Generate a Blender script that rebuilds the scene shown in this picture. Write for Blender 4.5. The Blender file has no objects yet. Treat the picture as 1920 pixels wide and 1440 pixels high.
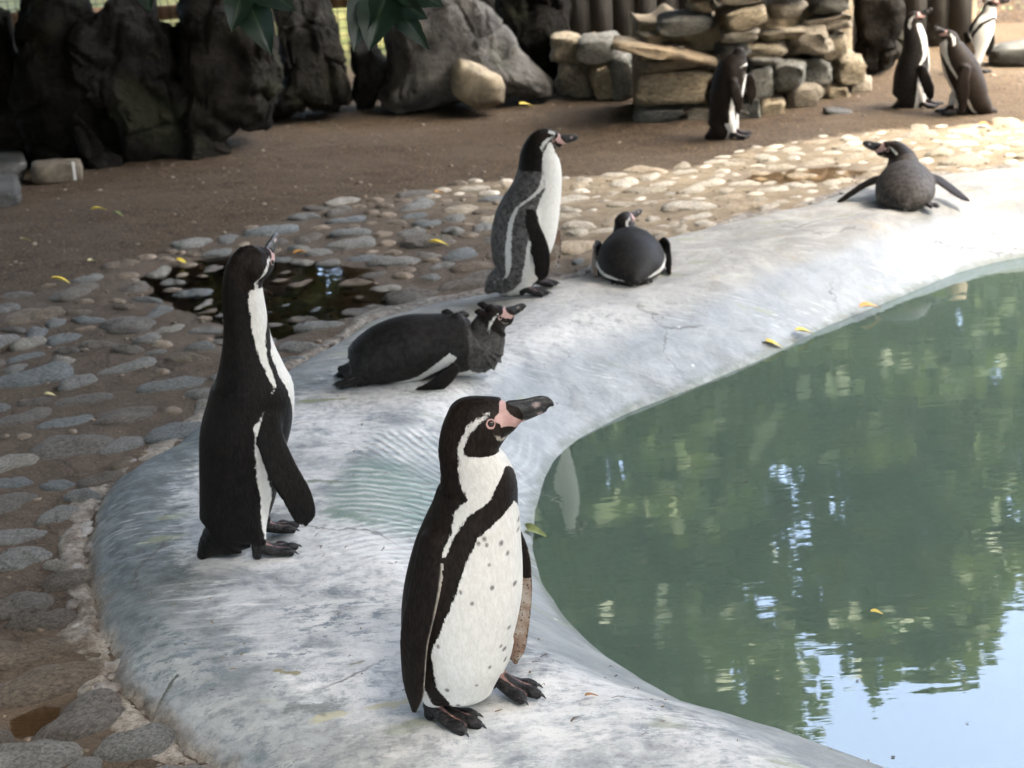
import bpy, bmesh, math, random
import numpy as np
from mathutils import Vector, Matrix, noise as mnoise
from mathutils.bvhtree import BVHTree

rng = np.random.default_rng(7)
random.seed(7)
SC = bpy.context.scene
COL = SC.collection

# ------------------------------------------------------------------ camera
CAM_H = 1.45
PITCH = math.radians(19.53)
ROLL = math.radians(4.0)
cam_data = bpy.data.cameras.new("camera")
cam = bpy.data.objects.new("camera", cam_data)
COL.objects.link(cam)
fwd = Vector((0, math.cos(PITCH), -math.sin(PITCH)))
up0 = Vector((0, math.sin(PITCH), math.cos(PITCH)))
rt0 = Vector((1, 0, 0))
rt = rt0 * math.cos(ROLL) - up0 * math.sin(ROLL)
up = rt0 * math.sin(ROLL) + up0 * math.cos(ROLL)
cam.matrix_world = Matrix(((rt.x, up.x, -fwd.x, 0), (rt.y, up.y, -fwd.y, 0), (rt.z, up.z, -fwd.z, CAM_H), (0, 0, 0, 1)))
cam_data.sensor_width = 36
cam_data.lens = 52.5
cam_data.clip_start = 0.05
cam_data.clip_end = 2000
cam_data.dof.use_dof = True
cam_data.dof.focus_distance = 2.42
cam_data.dof.aperture_fstop = 8.0
SC.camera = cam

# ------------------------------------------------------------------ sky, sun, exposure
SUN_EL = math.radians(60)
SUN_AZ = math.radians(115)          # from +Y (away from the camera) towards +X
world = bpy.data.worlds.new("World")
SC.world = world
world.use_nodes = True
wn = world.node_tree
wn.nodes.clear()
sky = wn.nodes.new("ShaderNodeTexSky")
sky.sky_type = 'NISHITA'
sky.sun_disc = False
sky.sun_elevation = SUN_EL
sky.sun_rotation = SUN_AZ
sky.air_density = 0.5
sky.dust_density = 4.0
sky.ozone_density = 0.0
bg = wn.nodes.new("ShaderNodeBackground")
bg.inputs[1].default_value = 0.15
wo = wn.nodes.new("ShaderNodeOutputWorld")
wn.links.new(sky.outputs[0], bg.inputs[0])
wn.links.new(bg.outputs[0], wo.inputs[0])
sun_data = bpy.data.lights.new("sun", 'SUN')
sun_data.energy = 0.5
sun_data.angle = math.radians(9)
sun_data.color = (1.0, 0.93, 0.82)
sun = bpy.data.objects.new("sun", sun_data)
COL.objects.link(sun)
sd = Vector((math.sin(SUN_AZ) * math.cos(SUN_EL), math.cos(SUN_AZ) * math.cos(SUN_EL), math.sin(SUN_EL)))
sun.rotation_euler = sd.to_track_quat('Z', 'Y').to_euler()
sun.location = sd * 30
SC.view_settings.view_transform = 'Standard'
SC.view_settings.look = 'None'
SC.view_settings.exposure = 4.55
SC.view_settings.gamma = 1
SC.view_settings.use_curve_mapping = False
SC.view_settings.use_white_balance = True
SC.view_settings.white_balance_temperature = 6850
SC.view_settings.white_balance_tint = 2
SC.render.engine = 'CYCLES'
SC.cycles.use_denoising = True
SC.cycles.max_bounces = 8
SC.cycles.transparent_max_bounces = 12
SC.cycles.caustics_reflective = False
SC.cycles.caustics_refractive = False


# ------------------------------------------------------------------ helpers
class NT:
    """Small wrapper for building a material's node tree."""
    def __init__(self, name):
        self.m = bpy.data.materials.new(name)
        self.m.use_nodes = True
        self.t = self.m.node_tree
        self.t.nodes.clear()
        self.out = self.t.nodes.new("ShaderNodeOutputMaterial")
        self.co = None

    def n(self, kind, **kw):
        nd = self.t.nodes.new("ShaderNode" + kind)
        for k, v in kw.items():
            setattr(nd, k, v)
        return nd

    def put(self, sock, v):
        if v is None:
            return
        if hasattr(v, 'links'):
            self.t.links.new(v, sock)
        elif isinstance(v, (tuple, list)) and len(v) == 3 and sock.type == 'RGBA':
            sock.default_value = (*v, 1)
        else:
            sock.default_value = v

    def coord(self, kind='Object'):
        if self.co is None:
            self.co = self.n("TexCoord")
        return self.co.outputs[kind]

    def mapping(self, scale=(1, 1, 1), rot=(0, 0, 0), loc=(0, 0, 0), vec=None):
        mp = self.n("Mapping")
        self.put(mp.inputs[0], vec or self.coord())
        mp.inputs[1].default_value = loc
        mp.inputs[2].default_value = rot
        mp.inputs[3].default_value = scale
        return mp.outputs[0]

    def noise(self, scale, detail=4, rough=0.55, vec=None, dist=0.0):
        nd = self.n("TexNoise")
        self.put(nd.inputs['Vector'], vec or self.coord())
        nd.inputs['Scale'].default_value = scale
        nd.inputs['Detail'].default_value = detail
        nd.inputs['Roughness'].default_value = rough
        nd.inputs['Distortion'].default_value = dist
        return nd.outputs[0]

    def voronoi(self, scale, vec=None, feature='F1', out=0):
        nd = self.n("TexVoronoi", feature=feature)
        self.put(nd.inputs['Vector'], vec or self.coord())
        nd.inputs['Scale'].default_value = scale
        return nd.outputs[out]

    def attr(self, name):
        nd = self.n("Attribute", attribute_name=name)
        return nd.outputs['Fac']

    def math(self, op, a, b=None, c=None):
        nd = self.n("Math", operation=op)
        self.put(nd.inputs[0], a)
        self.put(nd.inputs[1], b)
        self.put(nd.inputs[2], c)
        return nd.outputs[0]

    def ramp(self, v, lo, hi, a=0.0, b=1.0, smooth=True):
        nd = self.n("MapRange", interpolation_type='SMOOTHSTEP' if smooth else 'LINEAR')
        self.put(nd.inputs[0], v)
        self.put(nd.inputs[1], lo)
        self.put(nd.inputs[2], hi)
        self.put(nd.inputs[3], a)
        self.put(nd.inputs[4], b)
        return nd.outputs[0]

    def mix(self, f, a, b, mode='MIX'):
        nd = self.n("MixRGB", blend_type=mode)
        self.put(nd.inputs[0], f)
        self.put(nd.inputs[1], a)
        self.put(nd.inputs[2], b)
        return nd.outputs[0]

    def bump(self, h, strength=0.3, dist=0.01, normal=None):
        nd = self.n("Bump")
        nd.inputs['Strength'].default_value = strength
        nd.inputs['Distance'].default_value = dist
        self.put(nd.inputs['Height'], h)
        self.put(nd.inputs['Normal'], normal)
        return nd.outputs[0]

    def bsdf(self, color, rough=0.7, normal=None, **kw):
        b = self.n("BsdfPrincipled")
        self.put(b.inputs['Base Color'], color)
        self.put(b.inputs['Roughness'], rough)
        self.put(b.inputs['Normal'], normal)
        for k, v in kw.items():
            self.put(b.inputs[k.replace('_', ' ')], v)
        self.t.links.new(b.outputs[0], self.out.inputs[0])
        return b


def mesh_obj(name, verts, faces, mat=None, parent=None, smooth=True, attrs=None, mats=None, midx=None):
    me = bpy.data.meshes.new(name)
    verts = np.asarray(verts, dtype=np.float32)
    if isinstance(faces, np.ndarray) and faces.ndim == 2:
        k = faces.shape[1]
        me.vertices.add(len(verts))
        me.vertices.foreach_set('co', verts.ravel())
        me.loops.add(faces.size)
        me.loops.foreach_set('vertex_index', faces.astype(np.int32).ravel())
        me.polygons.add(len(faces))
        me.polygons.foreach_set('loop_start', np.arange(0, faces.size, k, dtype=np.int32))
        me.update(calc_edges=True)
    else:
        me.from_pydata([tuple(v) for v in verts], [], [tuple(int(i) for i in f) for f in faces])
    if smooth:
        me.polygons.foreach_set('use_smooth', np.ones(len(me.polygons), dtype=bool))
    if attrs:
        for k, v in attrs.items():
            a = me.attributes.new(k, 'FLOAT', 'POINT')
            a.data.foreach_set('value', np.asarray(v, dtype=np.float32))
    for m in (mats or ([mat] if mat else [])):
        me.materials.append(m)
    if midx is not None:
        me.polygons.foreach_set('material_index', np.asarray(midx, dtype=np.int32))
    me.update()
    o = bpy.data.objects.new(name, me)
    COL.objects.link(o)
    if parent:
        o.parent = parent
    return o


def empty(name, loc, rz, label, cat, group=None):
    o = bpy.data.objects.new(name, None)
    o.empty_display_size = 0.1
    o.location = loc
    o.rotation_euler = (0, 0, rz)
    COL.objects.link(o)
    tag(o, label, cat, group)
    return o


def tag(o, label=None, cat=None, group=None, kind=None):
    if label:
        o['label'] = label
    if cat:
        o['category'] = cat
    if group:
        o['group'] = group
    if kind:
        o['kind'] = kind
    return o


def fbm(p, scale, octaves=4):
    """Fractal noise per point, about -1..1."""
    out = np.empty(len(p))
    for i, q in enumerate(p):
        out[i] = mnoise.fractal(Vector((q[0] * scale, q[1] * scale, q[2] * scale)), 1.0, 2.0, octaves)
    return out


def catmull(pts, n):
    """Resample rows (k, m) with a Catmull-Rom spline, n samples evenly in row index."""
    p = np.asarray(pts, float)
    k = len(p)
    u = np.linspace(0, k - 1, n)
    i = np.clip(np.floor(u).astype(int), 0, k - 2)
    t = (u - i)[:, None]
    p0 = p[np.clip(i - 1, 0, k - 1)]
    p1 = p[i]
    p2 = p[i + 1]
    p3 = p[np.clip(i + 2, 0, k - 1)]
    return 0.5 * (2 * p1 + (p2 - p0) * t + (2 * p0 - 5 * p1 + 4 * p2 - p3) * t ** 2 + (3 * p1 - p0 - 3 * p2 + p3) * t ** 3), u


def nrm(v):
    v = np.asarray(v, float)
    return v / np.maximum(np.linalg.norm(v, axis=-1, keepdims=True), 1e-9)


def smin(a, b, k):
    h = np.clip(0.5 + 0.5 * (b - a) / k, 0, 1)
    return b * (1 - h) + a * h - k * h * (1 - h)


# ------------------------------------------------------------------ implicit surfaces (bodies grow as ONE skin)
class Loft:
    """A tube along a curve; its cross-section is an ellipse with its own ventral and dorsal half-depth."""
    def __init__(self, pos, wid, dv, dd, ventral, n=56, cap0=None, cap1=None):
        k = len(pos)
        vent = np.asarray(ventral, float)
        if vent.ndim == 1:
            vent = np.tile(vent, (k, 1))
        rows = np.column_stack([pos, wid, dv, dd, vent])
        r, self.u = catmull(rows, n)
        self.c = r[:, :3]
        self.w = np.maximum(r[:, 3], 1e-3)
        self.dv = np.maximum(r[:, 4], 1e-3)
        self.dd = np.maximum(r[:, 5], 1e-3)
        T = nrm(np.gradient(self.c, axis=0))
        N = r[:, 6:9]
        N = nrm(N - (N * T).sum(1)[:, None] * T)
        self.T, self.N, self.B = T, N, np.cross(T, N)
        self.dl = np.linalg.norm(np.gradient(self.c, axis=0), axis=1)
        self.cap0 = cap0 if cap0 else min(self.w[0], self.dv[0])
        self.cap1 = cap1 if cap1 else min(self.w[-1], self.dv[-1])

    def __call__(self, P, info=False):
        n = len(P)
        f = np.empty(n)
        if info:
            U = np.empty(n); PH = np.empty(n); RR = np.empty(n); NN = np.empty(n); BB = np.empty(n)
        m = len(self.c)
        cc = (self.c ** 2).sum(1)
        for s in range(0, n, 60000):
            p = P[s:s + 60000]
            d2 = cc[None] - 2 * p @ self.c.T
            i = d2.argmin(1)
            q = p - self.c[i]
            ax = (q * self.T[i]).sum(1)
            fr = ax / self.dl[i]
            uu = np.clip(i + fr, 0, m - 1)
            i0 = np.minimum(uu.astype(int), m - 2)
            t = uu - i0
            L = lambda a: a[i0] * (1 - t) + a[i0 + 1] * t
            L3 = lambda a: a[i0] * (1 - t)[:, None] + a[i0 + 1] * t[:, None]
            q = p - L3(self.c)
            T, N, B = L3(self.T), L3(self.N), L3(self.B)
            b = (q * B).sum(1)
            nn = (q * N).sum(1)
            ax = (q * T).sum(1)
            w = L(self.w)
            d = np.where(nn > 0, L(self.dv), L(self.dd))
            capr = np.where(uu <= 0.001, self.cap0, self.cap1)
            axe = np.where((uu <= 0.001) | (uu >= m - 1.001), ax / capr, 0.0)
            k = np.sqrt((b / w) ** 2 + (nn / d) ** 2 + axe ** 2)
            rad = np.sqrt((b ** 2 + nn ** 2 + ax ** 2)) / np.maximum(k, 1e-6)
            rad = np.where(k < 0.02, np.minimum(w, d), rad)
            f[s:s + 60000] = (k - 1) * np.minimum(rad, 3 * np.minimum(w, d))
            if info:
                U[s:s + 60000] = np.interp(uu, np.arange(m), self.u)
                PH[s:s + 60000] = np.degrees(np.arctan2(np.abs(b) / w, nn / d))
                RR[s:s + 60000] = np.sqrt(w * d)
                NN[s:s + 60000] = nn / d
                BB[s:s + 60000] = b / w
        if info:
            return f, dict(u=U, phi=PH, r=RR, n=NN, b=BB)
        return f


def isosurface(fn, lo, hi, h):
    """Surface nets over a sparse grid; vertices are then pulled onto the exact zero set."""
    lo = np.asarray(lo, float); hi = np.asarray(hi, float)
    K = 4
    nc = np.ceil((hi - lo) / (h * K)).astype(int) + 1
    ax = [lo[a] + (np.arange(nc[a]) + 0.5) * h * K for a in range(3)]
    G = np.stack(np.meshgrid(*ax, indexing='ij'), -1).reshape(-1, 3)
    Fc = fn(G).reshape(nc)
    act = np.abs(Fc) < h * K * 2.2
    nf = nc * K
    F = np.where(Fc > 0, 1.0, -1.0).repeat(K, 0).repeat(K, 1).repeat(K, 2)
    A = act.repeat(K, 0).repeat(K, 1).repeat(K, 2)
    idx = np.argwhere(A)
    P = lo + (idx + 0.5) * h
    F[A] = fn(P)
    S = F < 0
    cs = [S[x:nf[0] - 1 + x, y:nf[1] - 1 + y, z:nf[2] - 1 + z] for x in (0, 1) for y in (0, 1) for z in (0, 1)]
    cnt = sum(c.astype(np.int8) for c in cs)
    mixed = (cnt > 0) & (cnt < 8)
    cells = np.argwhere(mixed)
    vid = -np.ones(mixed.shape, int)
    vid[mixed] = np.arange(len(cells))
    corner = np.array([(x, y, z) for x in (0, 1) for y in (0, 1) for z in (0, 1)])
    val = np.stack([F[cells[:, 0] + c[0], cells[:, 1] + c[1], cells[:, 2] + c[2]] for c in corner], 1)
    acc = np.zeros((len(cells), 3)); num = np.zeros(len(cells))
    for i in range(8):
        for j in range(i + 1, 8):
            if np.abs(corner[i] - corner[j]).sum() == 1:
                a, b = val[:, i], val[:, j]
                cr = (a < 0) != (b < 0)
                t = np.where(cr, a / np.where(cr, a - b, 1), 0)
                acc += np.where(cr[:, None], corner[i] + t[:, None] * (corner[j] - corner[i]), 0)
                num += cr
    V = lo + (cells + 0.5 + acc / num[:, None]) * h
    quads = []
    for a in range(3):
        b, c = (a + 1) % 3, (a + 2) % 3
        s0 = np.take(S, range(nf[a] - 1), a); s1 = np.take(S, range(1, nf[a]), a)
        e = np.argwhere(s0 != s1)
        e = e[(e[:, b] > 0) & (e[:, c] > 0) & (e[:, b] < nf[b] - 1) & (e[:, c] < nf[c] - 1)]
        ins = S[e[:, 0], e[:, 1], e[:, 2]]
        def at(db, dc):
            q = e.copy(); q[:, b] -= db; q[:, c] -= dc
            return vid[q[:, 0], q[:, 1], q[:, 2]]
        q = np.stack([at(1, 1), at(0, 1), at(0, 0), at(1, 0)], 1)
        q[~ins] = q[~ins][:, ::-1]
        quads.append(q)
    Q = np.concatenate(quads)
    Q = Q[(Q >= 0).all(1)]
    ep = h * 0.3
    for it in range(3):
        f0 = fn(V)
        g = np.stack([fn(V + np.eye(3)[a] * ep) - f0 for a in range(3)], 1) / ep
        g2 = np.maximum((g ** 2).sum(1), 0.15)
        st = -(f0 / g2)[:, None] * g
        ln = np.linalg.norm(st, axis=1, keepdims=True)
        V = V + st * np.minimum(1, h * 0.6 / np.maximum(ln, 1e-9))
    return V, Q


def sd_poly(x, y, pts, rad):
    """Signed (inside positive) field of a stroke with varying radius in 2D."""
    best = np.full(len(x), -1e3)
    for i in range(len(pts) - 1):
        ax, ay = pts[i]; bx, by = pts[i + 1]
        dx, dy = bx - ax, by - ay
        t = np.clip(((x - ax) * dx + (y - ay) * dy) / max(dx * dx + dy * dy, 1e-12), 0, 1)
        d = np.hypot(x - ax - t * dx, y - ay - t * dy)
        best = np.maximum(best, rad[i] * (1 - t) + rad[i + 1] * t - d)
    return best


def sd_area(x, y, pts):
    """Signed (inside positive) distance to a polygon in 2D."""
    n = len(pts)
    d = np.full(len(x), 1e9)
    ins = np.zeros(len(x), bool)
    for i in range(n):
        ax, ay = pts[i]; bx, by = pts[(i + 1) % n]
        dx, dy = bx - ax, by - ay
        t = np.clip(((x - ax) * dx + (y - ay) * dy) / max(dx * dx + dy * dy, 1e-12), 0, 1)
        d = np.minimum(d, np.hypot(x - ax - t * dx, y - ay - t * dy))
        c = ((ay > y) != (by > y)) & (x < (bx - ax) * (y - ay) / (by - ay + 1e-12) + ax)
        ins ^= c
    return np.where(ins, d, -d)


def icosphere(sub):
    bm = bmesh.new()
    bmesh.ops.create_icosphere(bm, subdivisions=sub, radius=1)
    v = np.array([q.co[:] for q in bm.verts])
    f = np.array([[l.index for l in q.verts] for q in bm.faces])
    bm.free()
    return v, f


ICO = {k: icosphere(k) for k in (1, 2, 3, 4, 5, 6)}

# ------------------------------------------------------------------ measured shapes (metres)
BIRD_A = dict(
    at=[-0.09, 2.241, 0.06],
    az=-0.0401,
    body=[[-0.0445, 0.0, 0.0605, 0.0628, 0.0698], [-0.0401, 0.0, 0.1037, 0.0823, 0.0866], [-0.0324, 0.0, 0.1542, 0.0942, 0.0942], [-0.0235, 0.0, 0.1989, 0.0981, 0.0981], [-0.0132, 0.0, 0.245, 0.098, 0.098], [-0.0039, 0.0, 0.2915, 0.0926, 0.0926], [0.0027, 0.0, 0.3212, 0.0869, 0.0869], [0.0129, 0.0, 0.3629, 0.0768, 0.0768], [0.0184, 0.0, 0.3912, 0.0695, 0.0695], [0.0236, 0.0, 0.4203, 0.0636, 0.0636], [0.0203, 0.0, 0.4461, 0.0551, 0.0599], [0.0149, 0.0, 0.4673, 0.0469, 0.0545], [0.0123, 0.0, 0.4853, 0.0404, 0.0505], [0.0179, 0.0, 0.5071, 0.0385, 0.0513], [0.0285, 0.0, 0.5264, 0.0382, 0.0531], [0.0406, 0.0, 0.5386, 0.0353, 0.0519], [0.0562, 0.0, 0.5477, 0.0291, 0.047], [0.0731, 0.0, 0.5504, 0.0207, 0.0376], [0.0891, 0.0, 0.5471, 0.0096, 0.0228]],
    eye=[[0.0529, 0.0, 0.539]],
    billbase=[[0.0904, 0.0, 0.5466]],
    billtip=[[0.1535, 0.0, 0.5529]],
    rflip=[[-0.0565, 0.0, 0.3502], [-0.068, 0.0, 0.3076], [-0.0845, 0.0, 0.25], [-0.1012, 0.0, 0.1916], [-0.1083, 0.0, 0.1312], [-0.1112, 0.0, 0.0882], [-0.1132, 0.0, 0.0551]],
    lflip=[[0.0835, 0.0, 0.2929], [0.0905, 0.0, 0.2477], [0.0894, 0.0, 0.2028], [0.0821, 0.0, 0.1579], [0.0732, 0.0, 0.1179], [0.067, 0.0, 0.0927], [0.068, 0.0, 0.0801]],
    lank=[[0.0215, 0.0, 0.0431]],
    rank=[[-0.0893, 0.0, 0.0232]],
    spots=[[0.0308, 0.0, 0.3154], [0.0318, 0.0, 0.2763], [-0.0021, 0.0, 0.2567], [-0.019, 0.0, 0.2771], [0.0256, 0.0, 0.3594], [0.016, 0.0, 0.3535], [0.0282, 0.0, 0.3491], [0.0521, 0.0, 0.3446], [0.0615, 0.0, 0.3239], [0.0824, 0.0, 0.349], [0.0846, 0.0, 0.3634], [0.0701, 0.0, 0.2642], [0.0553, 0.0, 0.1872], [0.0392, 0.0, 0.1582], [0.0448, 0.0, 0.1465], [0.0176, 0.0, 0.1246], [-0.0065, 0.0, 0.0949], [-0.0555, 0.0, 0.0902], [-0.0401, 0.0, 0.0511], [-0.063, 0.0, 0.1814], [0.0199, 0.0, 0.3668], [0.0454, 0.0, 0.1174]],
)
BIRD_B = dict(
    at=[-0.558, 2.951, 0.05],
    az=-0.187,
    body=[[-0.1358, 0.0, 0.0086, 0.0117, 0.013], [-0.1141, 0.0, 0.0305, 0.0285, 0.0316], [-0.0783, 0.0, 0.0544, 0.0532, 0.0626], [-0.0572, 0.0, 0.0997, 0.0706, 0.0743], [-0.0406, 0.0, 0.154, 0.0824, 0.0824], [-0.0296, 0.0, 0.2048, 0.0866, 0.0866], [-0.0153, 0.0, 0.2651, 0.0917, 0.0917], [0.0042, 0.0, 0.3185, 0.0908, 0.0908], [0.0166, 0.0, 0.3701, 0.0854, 0.0854], [0.0181, 0.0, 0.4054, 0.0715, 0.0715], [0.0181, 0.0, 0.4513, 0.054, 0.0569], [0.019, 0.0, 0.4903, 0.0436, 0.0484], [0.0204, 0.0, 0.5323, 0.0391, 0.0454], [0.0208, 0.0, 0.5666, 0.0367, 0.0436], [0.023, 0.0, 0.5931, 0.0348, 0.0414], [0.031, 0.0, 0.6176, 0.0337, 0.0421], [0.0416, 0.0, 0.6377, 0.0307, 0.0409], [0.0518, 0.0, 0.6511, 0.0227, 0.0349], [0.0639, 0.0, 0.6575, 0.0129, 0.0258], [0.0764, 0.0, 0.6582, 0.0058, 0.0145]],
    eye=[[0.0679, 0.0, 0.6379]],
    billbase=[[0.0838, 0.0, 0.6529]],
    billtip=[[0.1005, 0.0, 0.6655]],
    rflip=[[0.0356, 0.0, 0.3243], [0.0413, 0.0, 0.2689], [0.0571, 0.0, 0.2114], [0.0757, 0.0, 0.1651], [0.0861, 0.0, 0.126], [0.0882, 0.0, 0.1029], [0.0883, 0.0, 0.0941]],
    rank=[[-0.0104, 0.0, 0.0376]],
    lank=[[0.0053, 0.0, 0.044]],
    stripeN=[[0.0736, 0.0, 0.6485], [0.0638, 0.0, 0.6215], [0.0532, 0.0, 0.5967], [0.043, 0.0, 0.5581], [0.036, 0.0, 0.5187], [0.0387, 0.0, 0.4778], [0.0468, 0.0, 0.4357], [0.0575, 0.0, 0.4048], [0.0592, 0.0, 0.3629], [0.0619, 0.0, 0.3193]],
    stripeF=[[-0.0021, 0.0, 0.2995], [-0.0006, 0.0, 0.2569], [0.006, 0.0, 0.2191], [0.0097, 0.0, 0.1753], [0.009, 0.0, 0.1318], [0.0, 0.0, 0.0955], [-0.0109, 0.0, 0.053]],
)
BIRD_C = dict(
    at=[0.095, 4.93, 0.035],
    az=0.0193,
    body=[[-0.1576, 0.0, 0.0134, 0.0115, 0.0128], [-0.1331, 0.0, 0.0355, 0.0328, 0.0364], [-0.0831, 0.0, 0.0577, 0.0614, 0.0723], [-0.0478, 0.0, 0.109, 0.0877, 0.0924], [-0.0266, 0.0, 0.185, 0.1075, 0.1075], [-0.0082, 0.0, 0.2485, 0.108, 0.108], [0.0101, 0.0, 0.2959, 0.0998, 0.0998], [0.0259, 0.0, 0.335, 0.0895, 0.0895], [0.0392, 0.0, 0.3777, 0.0802, 0.0802], [0.0457, 0.0, 0.4133, 0.0702, 0.0739], [0.0466, 0.0, 0.4429, 0.0623, 0.0693], [0.0482, 0.0, 0.4688, 0.0543, 0.0638], [0.0558, 0.0, 0.4923, 0.0459, 0.0574], [0.0685, 0.0, 0.511, 0.0378, 0.0504], [0.0832, 0.0, 0.5216, 0.0266, 0.0408], [0.0958, 0.0, 0.5261, 0.0166, 0.0301], [0.1089, 0.0, 0.5234, 0.0069, 0.0172]],
    eye=[[0.0989, 0.0, 0.5188]],
    billbase=[[0.1199, 0.0, 0.5138]],
    billtip=[[0.1674, 0.0, 0.5107]],
    rflip=[[0.004, 0.0, 0.3], [0.0034, 0.0, 0.2615], [0.0185, 0.0, 0.2144], [0.0319, 0.0, 0.1672], [0.0346, 0.0, 0.1203], [0.0306, 0.0, 0.0831], [0.0261, 0.0, 0.0683]],
    rank=[[-0.0312, 0.0, 0.0287]],
    lank=[[0.0042, 0.0, 0.0396]],
)
BIRD_D = dict(
    at=[-0.276, 4.103, 0.045],
    az=-0.0672,
    body=[[-0.2168, 0.0, 0.057, 0.0089, 0.0089], [-0.1997, 0.0, 0.052, 0.0329, 0.0206], [-0.1769, 0.0, 0.0489, 0.0656, 0.0468], [-0.1352, 0.0, 0.0731, 0.0844, 0.0734], [-0.0772, 0.0, 0.0933, 0.0946, 0.0901], [-0.0054, 0.0, 0.1049, 0.0977, 0.0977], [0.055, 0.0, 0.109, 0.0911, 0.0911], [0.1112, 0.0, 0.1069, 0.0897, 0.0897], [0.1581, 0.0, 0.1033, 0.0854, 0.0899], [0.1915, 0.0, 0.1043, 0.0732, 0.0831], [0.2091, 0.0, 0.1231, 0.053, 0.0631], [0.2215, 0.0, 0.1454, 0.0431, 0.0526], [0.2341, 0.0, 0.1603, 0.0413, 0.0517], [0.2472, 0.0, 0.1712, 0.0352, 0.0469], [0.2621, 0.0, 0.1755, 0.0244, 0.037], [0.2752, 0.0, 0.1759, 0.0125, 0.0251]],
    eye=[[0.2542, 0.0, 0.1851]],
    billbase=[[0.2814, 0.0, 0.1762]],
    billtip=[[0.3361, 0.0, 0.1871]],
    rflip=[[0.111, 0.0, 0.0662], [0.0811, 0.0, 0.0413], [0.0417, 0.0, 0.0157], [0.0066, 0.0, 0.0043], [-0.0155, 0.0, -0.0001]],
    stripe=[[0.0979, 0.0, 0.0967], [0.0785, 0.0, 0.0855], [0.0519, 0.0, 0.0637], [0.0269, 0.0, 0.0416], [-0.006, 0.0, 0.0203], [-0.0373, 0.0, 0.0167], [-0.0607, 0.0, 0.0141]],
    tufts=[[0.1168, 0.0, 0.1978], [0.1426, 0.0, 0.1938], [0.1622, 0.0, 0.1888], [0.2091, 0.0, 0.2004], [0.2207, 0.0, 0.2121], [0.2407, 0.0, 0.2119], [0.1405, 0.0, 0.0878], [0.1366, 0.0, 0.1173]],
)
BIRD_G = dict(
    at=[1.216, 7.635, 0.0],
    az=0.1579,
    body=[[-0.1156, 0.0, 0.0034, 0.0258, 0.0287], [-0.066, 0.0, 0.0344, 0.0607, 0.0675], [-0.0486, 0.0, 0.0954, 0.0659, 0.0694], [-0.0364, 0.0, 0.1699, 0.0771, 0.0771], [-0.0204, 0.0, 0.2382, 0.084, 0.084], [-0.0073, 0.0, 0.2955, 0.0818, 0.0818], [0.0069, 0.0, 0.3471, 0.0762, 0.0762], [0.0249, 0.0, 0.3823, 0.0555, 0.0616], [0.04, 0.0, 0.4108, 0.038, 0.0447], [0.0443, 0.0, 0.4318, 0.0256, 0.032]],
    head=[[0.0441, 0.0, 0.4146]],
    billbase=[[0.0062, 0.0, 0.3792]],
    billtip=[[-0.0373, 0.0, 0.3385]],
    rflip=[[-0.0054, 0.0, 0.3263], [0.0046, 0.0, 0.2802], [0.0173, 0.0, 0.2392], [0.0194, 0.0, 0.1986]],
    rank=[[-0.0077, 0.0, 0.0278]],
    lank=[[0.0166, 0.0, 0.0213]],
    stripeF=[[-0.0278, 0.0, 0.2682], [-0.0153, 0.0, 0.2137], [-0.0003, 0.0, 0.1452], [0.0015, 0.0, 0.0905], [-0.0046, 0.0, 0.0497]],
)
BIRD_H = dict(
    at=[2.323, 8.152, 0.0],
    az=0.2776,
    body=[[-0.1313, 0.0, -0.0086, 0.0192, 0.0213], [-0.0641, 0.0, 0.019, 0.0696, 0.0819], [-0.0516, 0.0, 0.0927, 0.0853, 0.0898], [-0.0421, 0.0, 0.1674, 0.0919, 0.0919], [-0.0325, 0.0, 0.2359, 0.0856, 0.0856], [-0.0253, 0.0, 0.2884, 0.0739, 0.0739], [-0.0249, 0.0, 0.3338, 0.0635, 0.0668], [-0.0286, 0.0, 0.3736, 0.0551, 0.0612], [-0.0379, 0.0, 0.4148, 0.0448, 0.0527], [-0.0428, 0.0, 0.4473, 0.0381, 0.0465], [-0.0364, 0.0, 0.4724, 0.0315, 0.0421], [-0.0243, 0.0, 0.4859, 0.0219, 0.0338], [-0.0119, 0.0, 0.4882, 0.0112, 0.0224]],
    eye=[[-0.0228, 0.0, 0.483]],
    billbase=[[-0.0007, 0.0, 0.4822]],
    billtip=[[0.0457, 0.0, 0.4999]],
    rflip=[[0.0141, 0.0, 0.2245], [0.0293, 0.0, 0.1725], [0.0502, 0.0, 0.1203], [0.0597, 0.0, 0.0797], [0.0604, 0.0, 0.0536]],
    rank=[[0.0165, 0.0, 0.0141]],
    lank=[[0.0446, 0.0, 0.0164]],
)
BIRD_I = dict(
    at=[2.454, 7.88, 0.0],
    az=0.3019,
    body=[[0.1909, 0.0, 0.0035, 0.0147, 0.0164], [0.1517, 0.0, 0.0112, 0.0405, 0.045], [0.0878, 0.0, 0.0657, 0.0707, 0.0786], [0.0483, 0.0, 0.1558, 0.0866, 0.0866], [0.0138, 0.0, 0.2261, 0.0895, 0.0895], [-0.0121, 0.0, 0.2806, 0.0814, 0.0814], [-0.0322, 0.0, 0.3239, 0.0658, 0.0693], [-0.0451, 0.0, 0.3531, 0.0534, 0.0594], [-0.0512, 0.0, 0.3794, 0.0411, 0.0483], [-0.0597, 0.0, 0.3974, 0.0278, 0.0371], [-0.0706, 0.0, 0.406, 0.0161, 0.0268]],
    eye=[[-0.0586, 0.0, 0.407]],
    billbase=[[-0.0799, 0.0, 0.405]],
    billtip=[[-0.1424, 0.0, 0.4344]],
    rflip=[[0.032, 0.0, 0.2505], [0.0235, 0.0, 0.1871], [0.0258, 0.0, 0.1174], [0.0252, 0.0, 0.0558], [0.0238, 0.0, 0.0165]],
    rank=[[0.013, 0.0, 0.0167]],
    lank=[[-0.0195, 0.0, 0.0173]],
)
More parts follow.
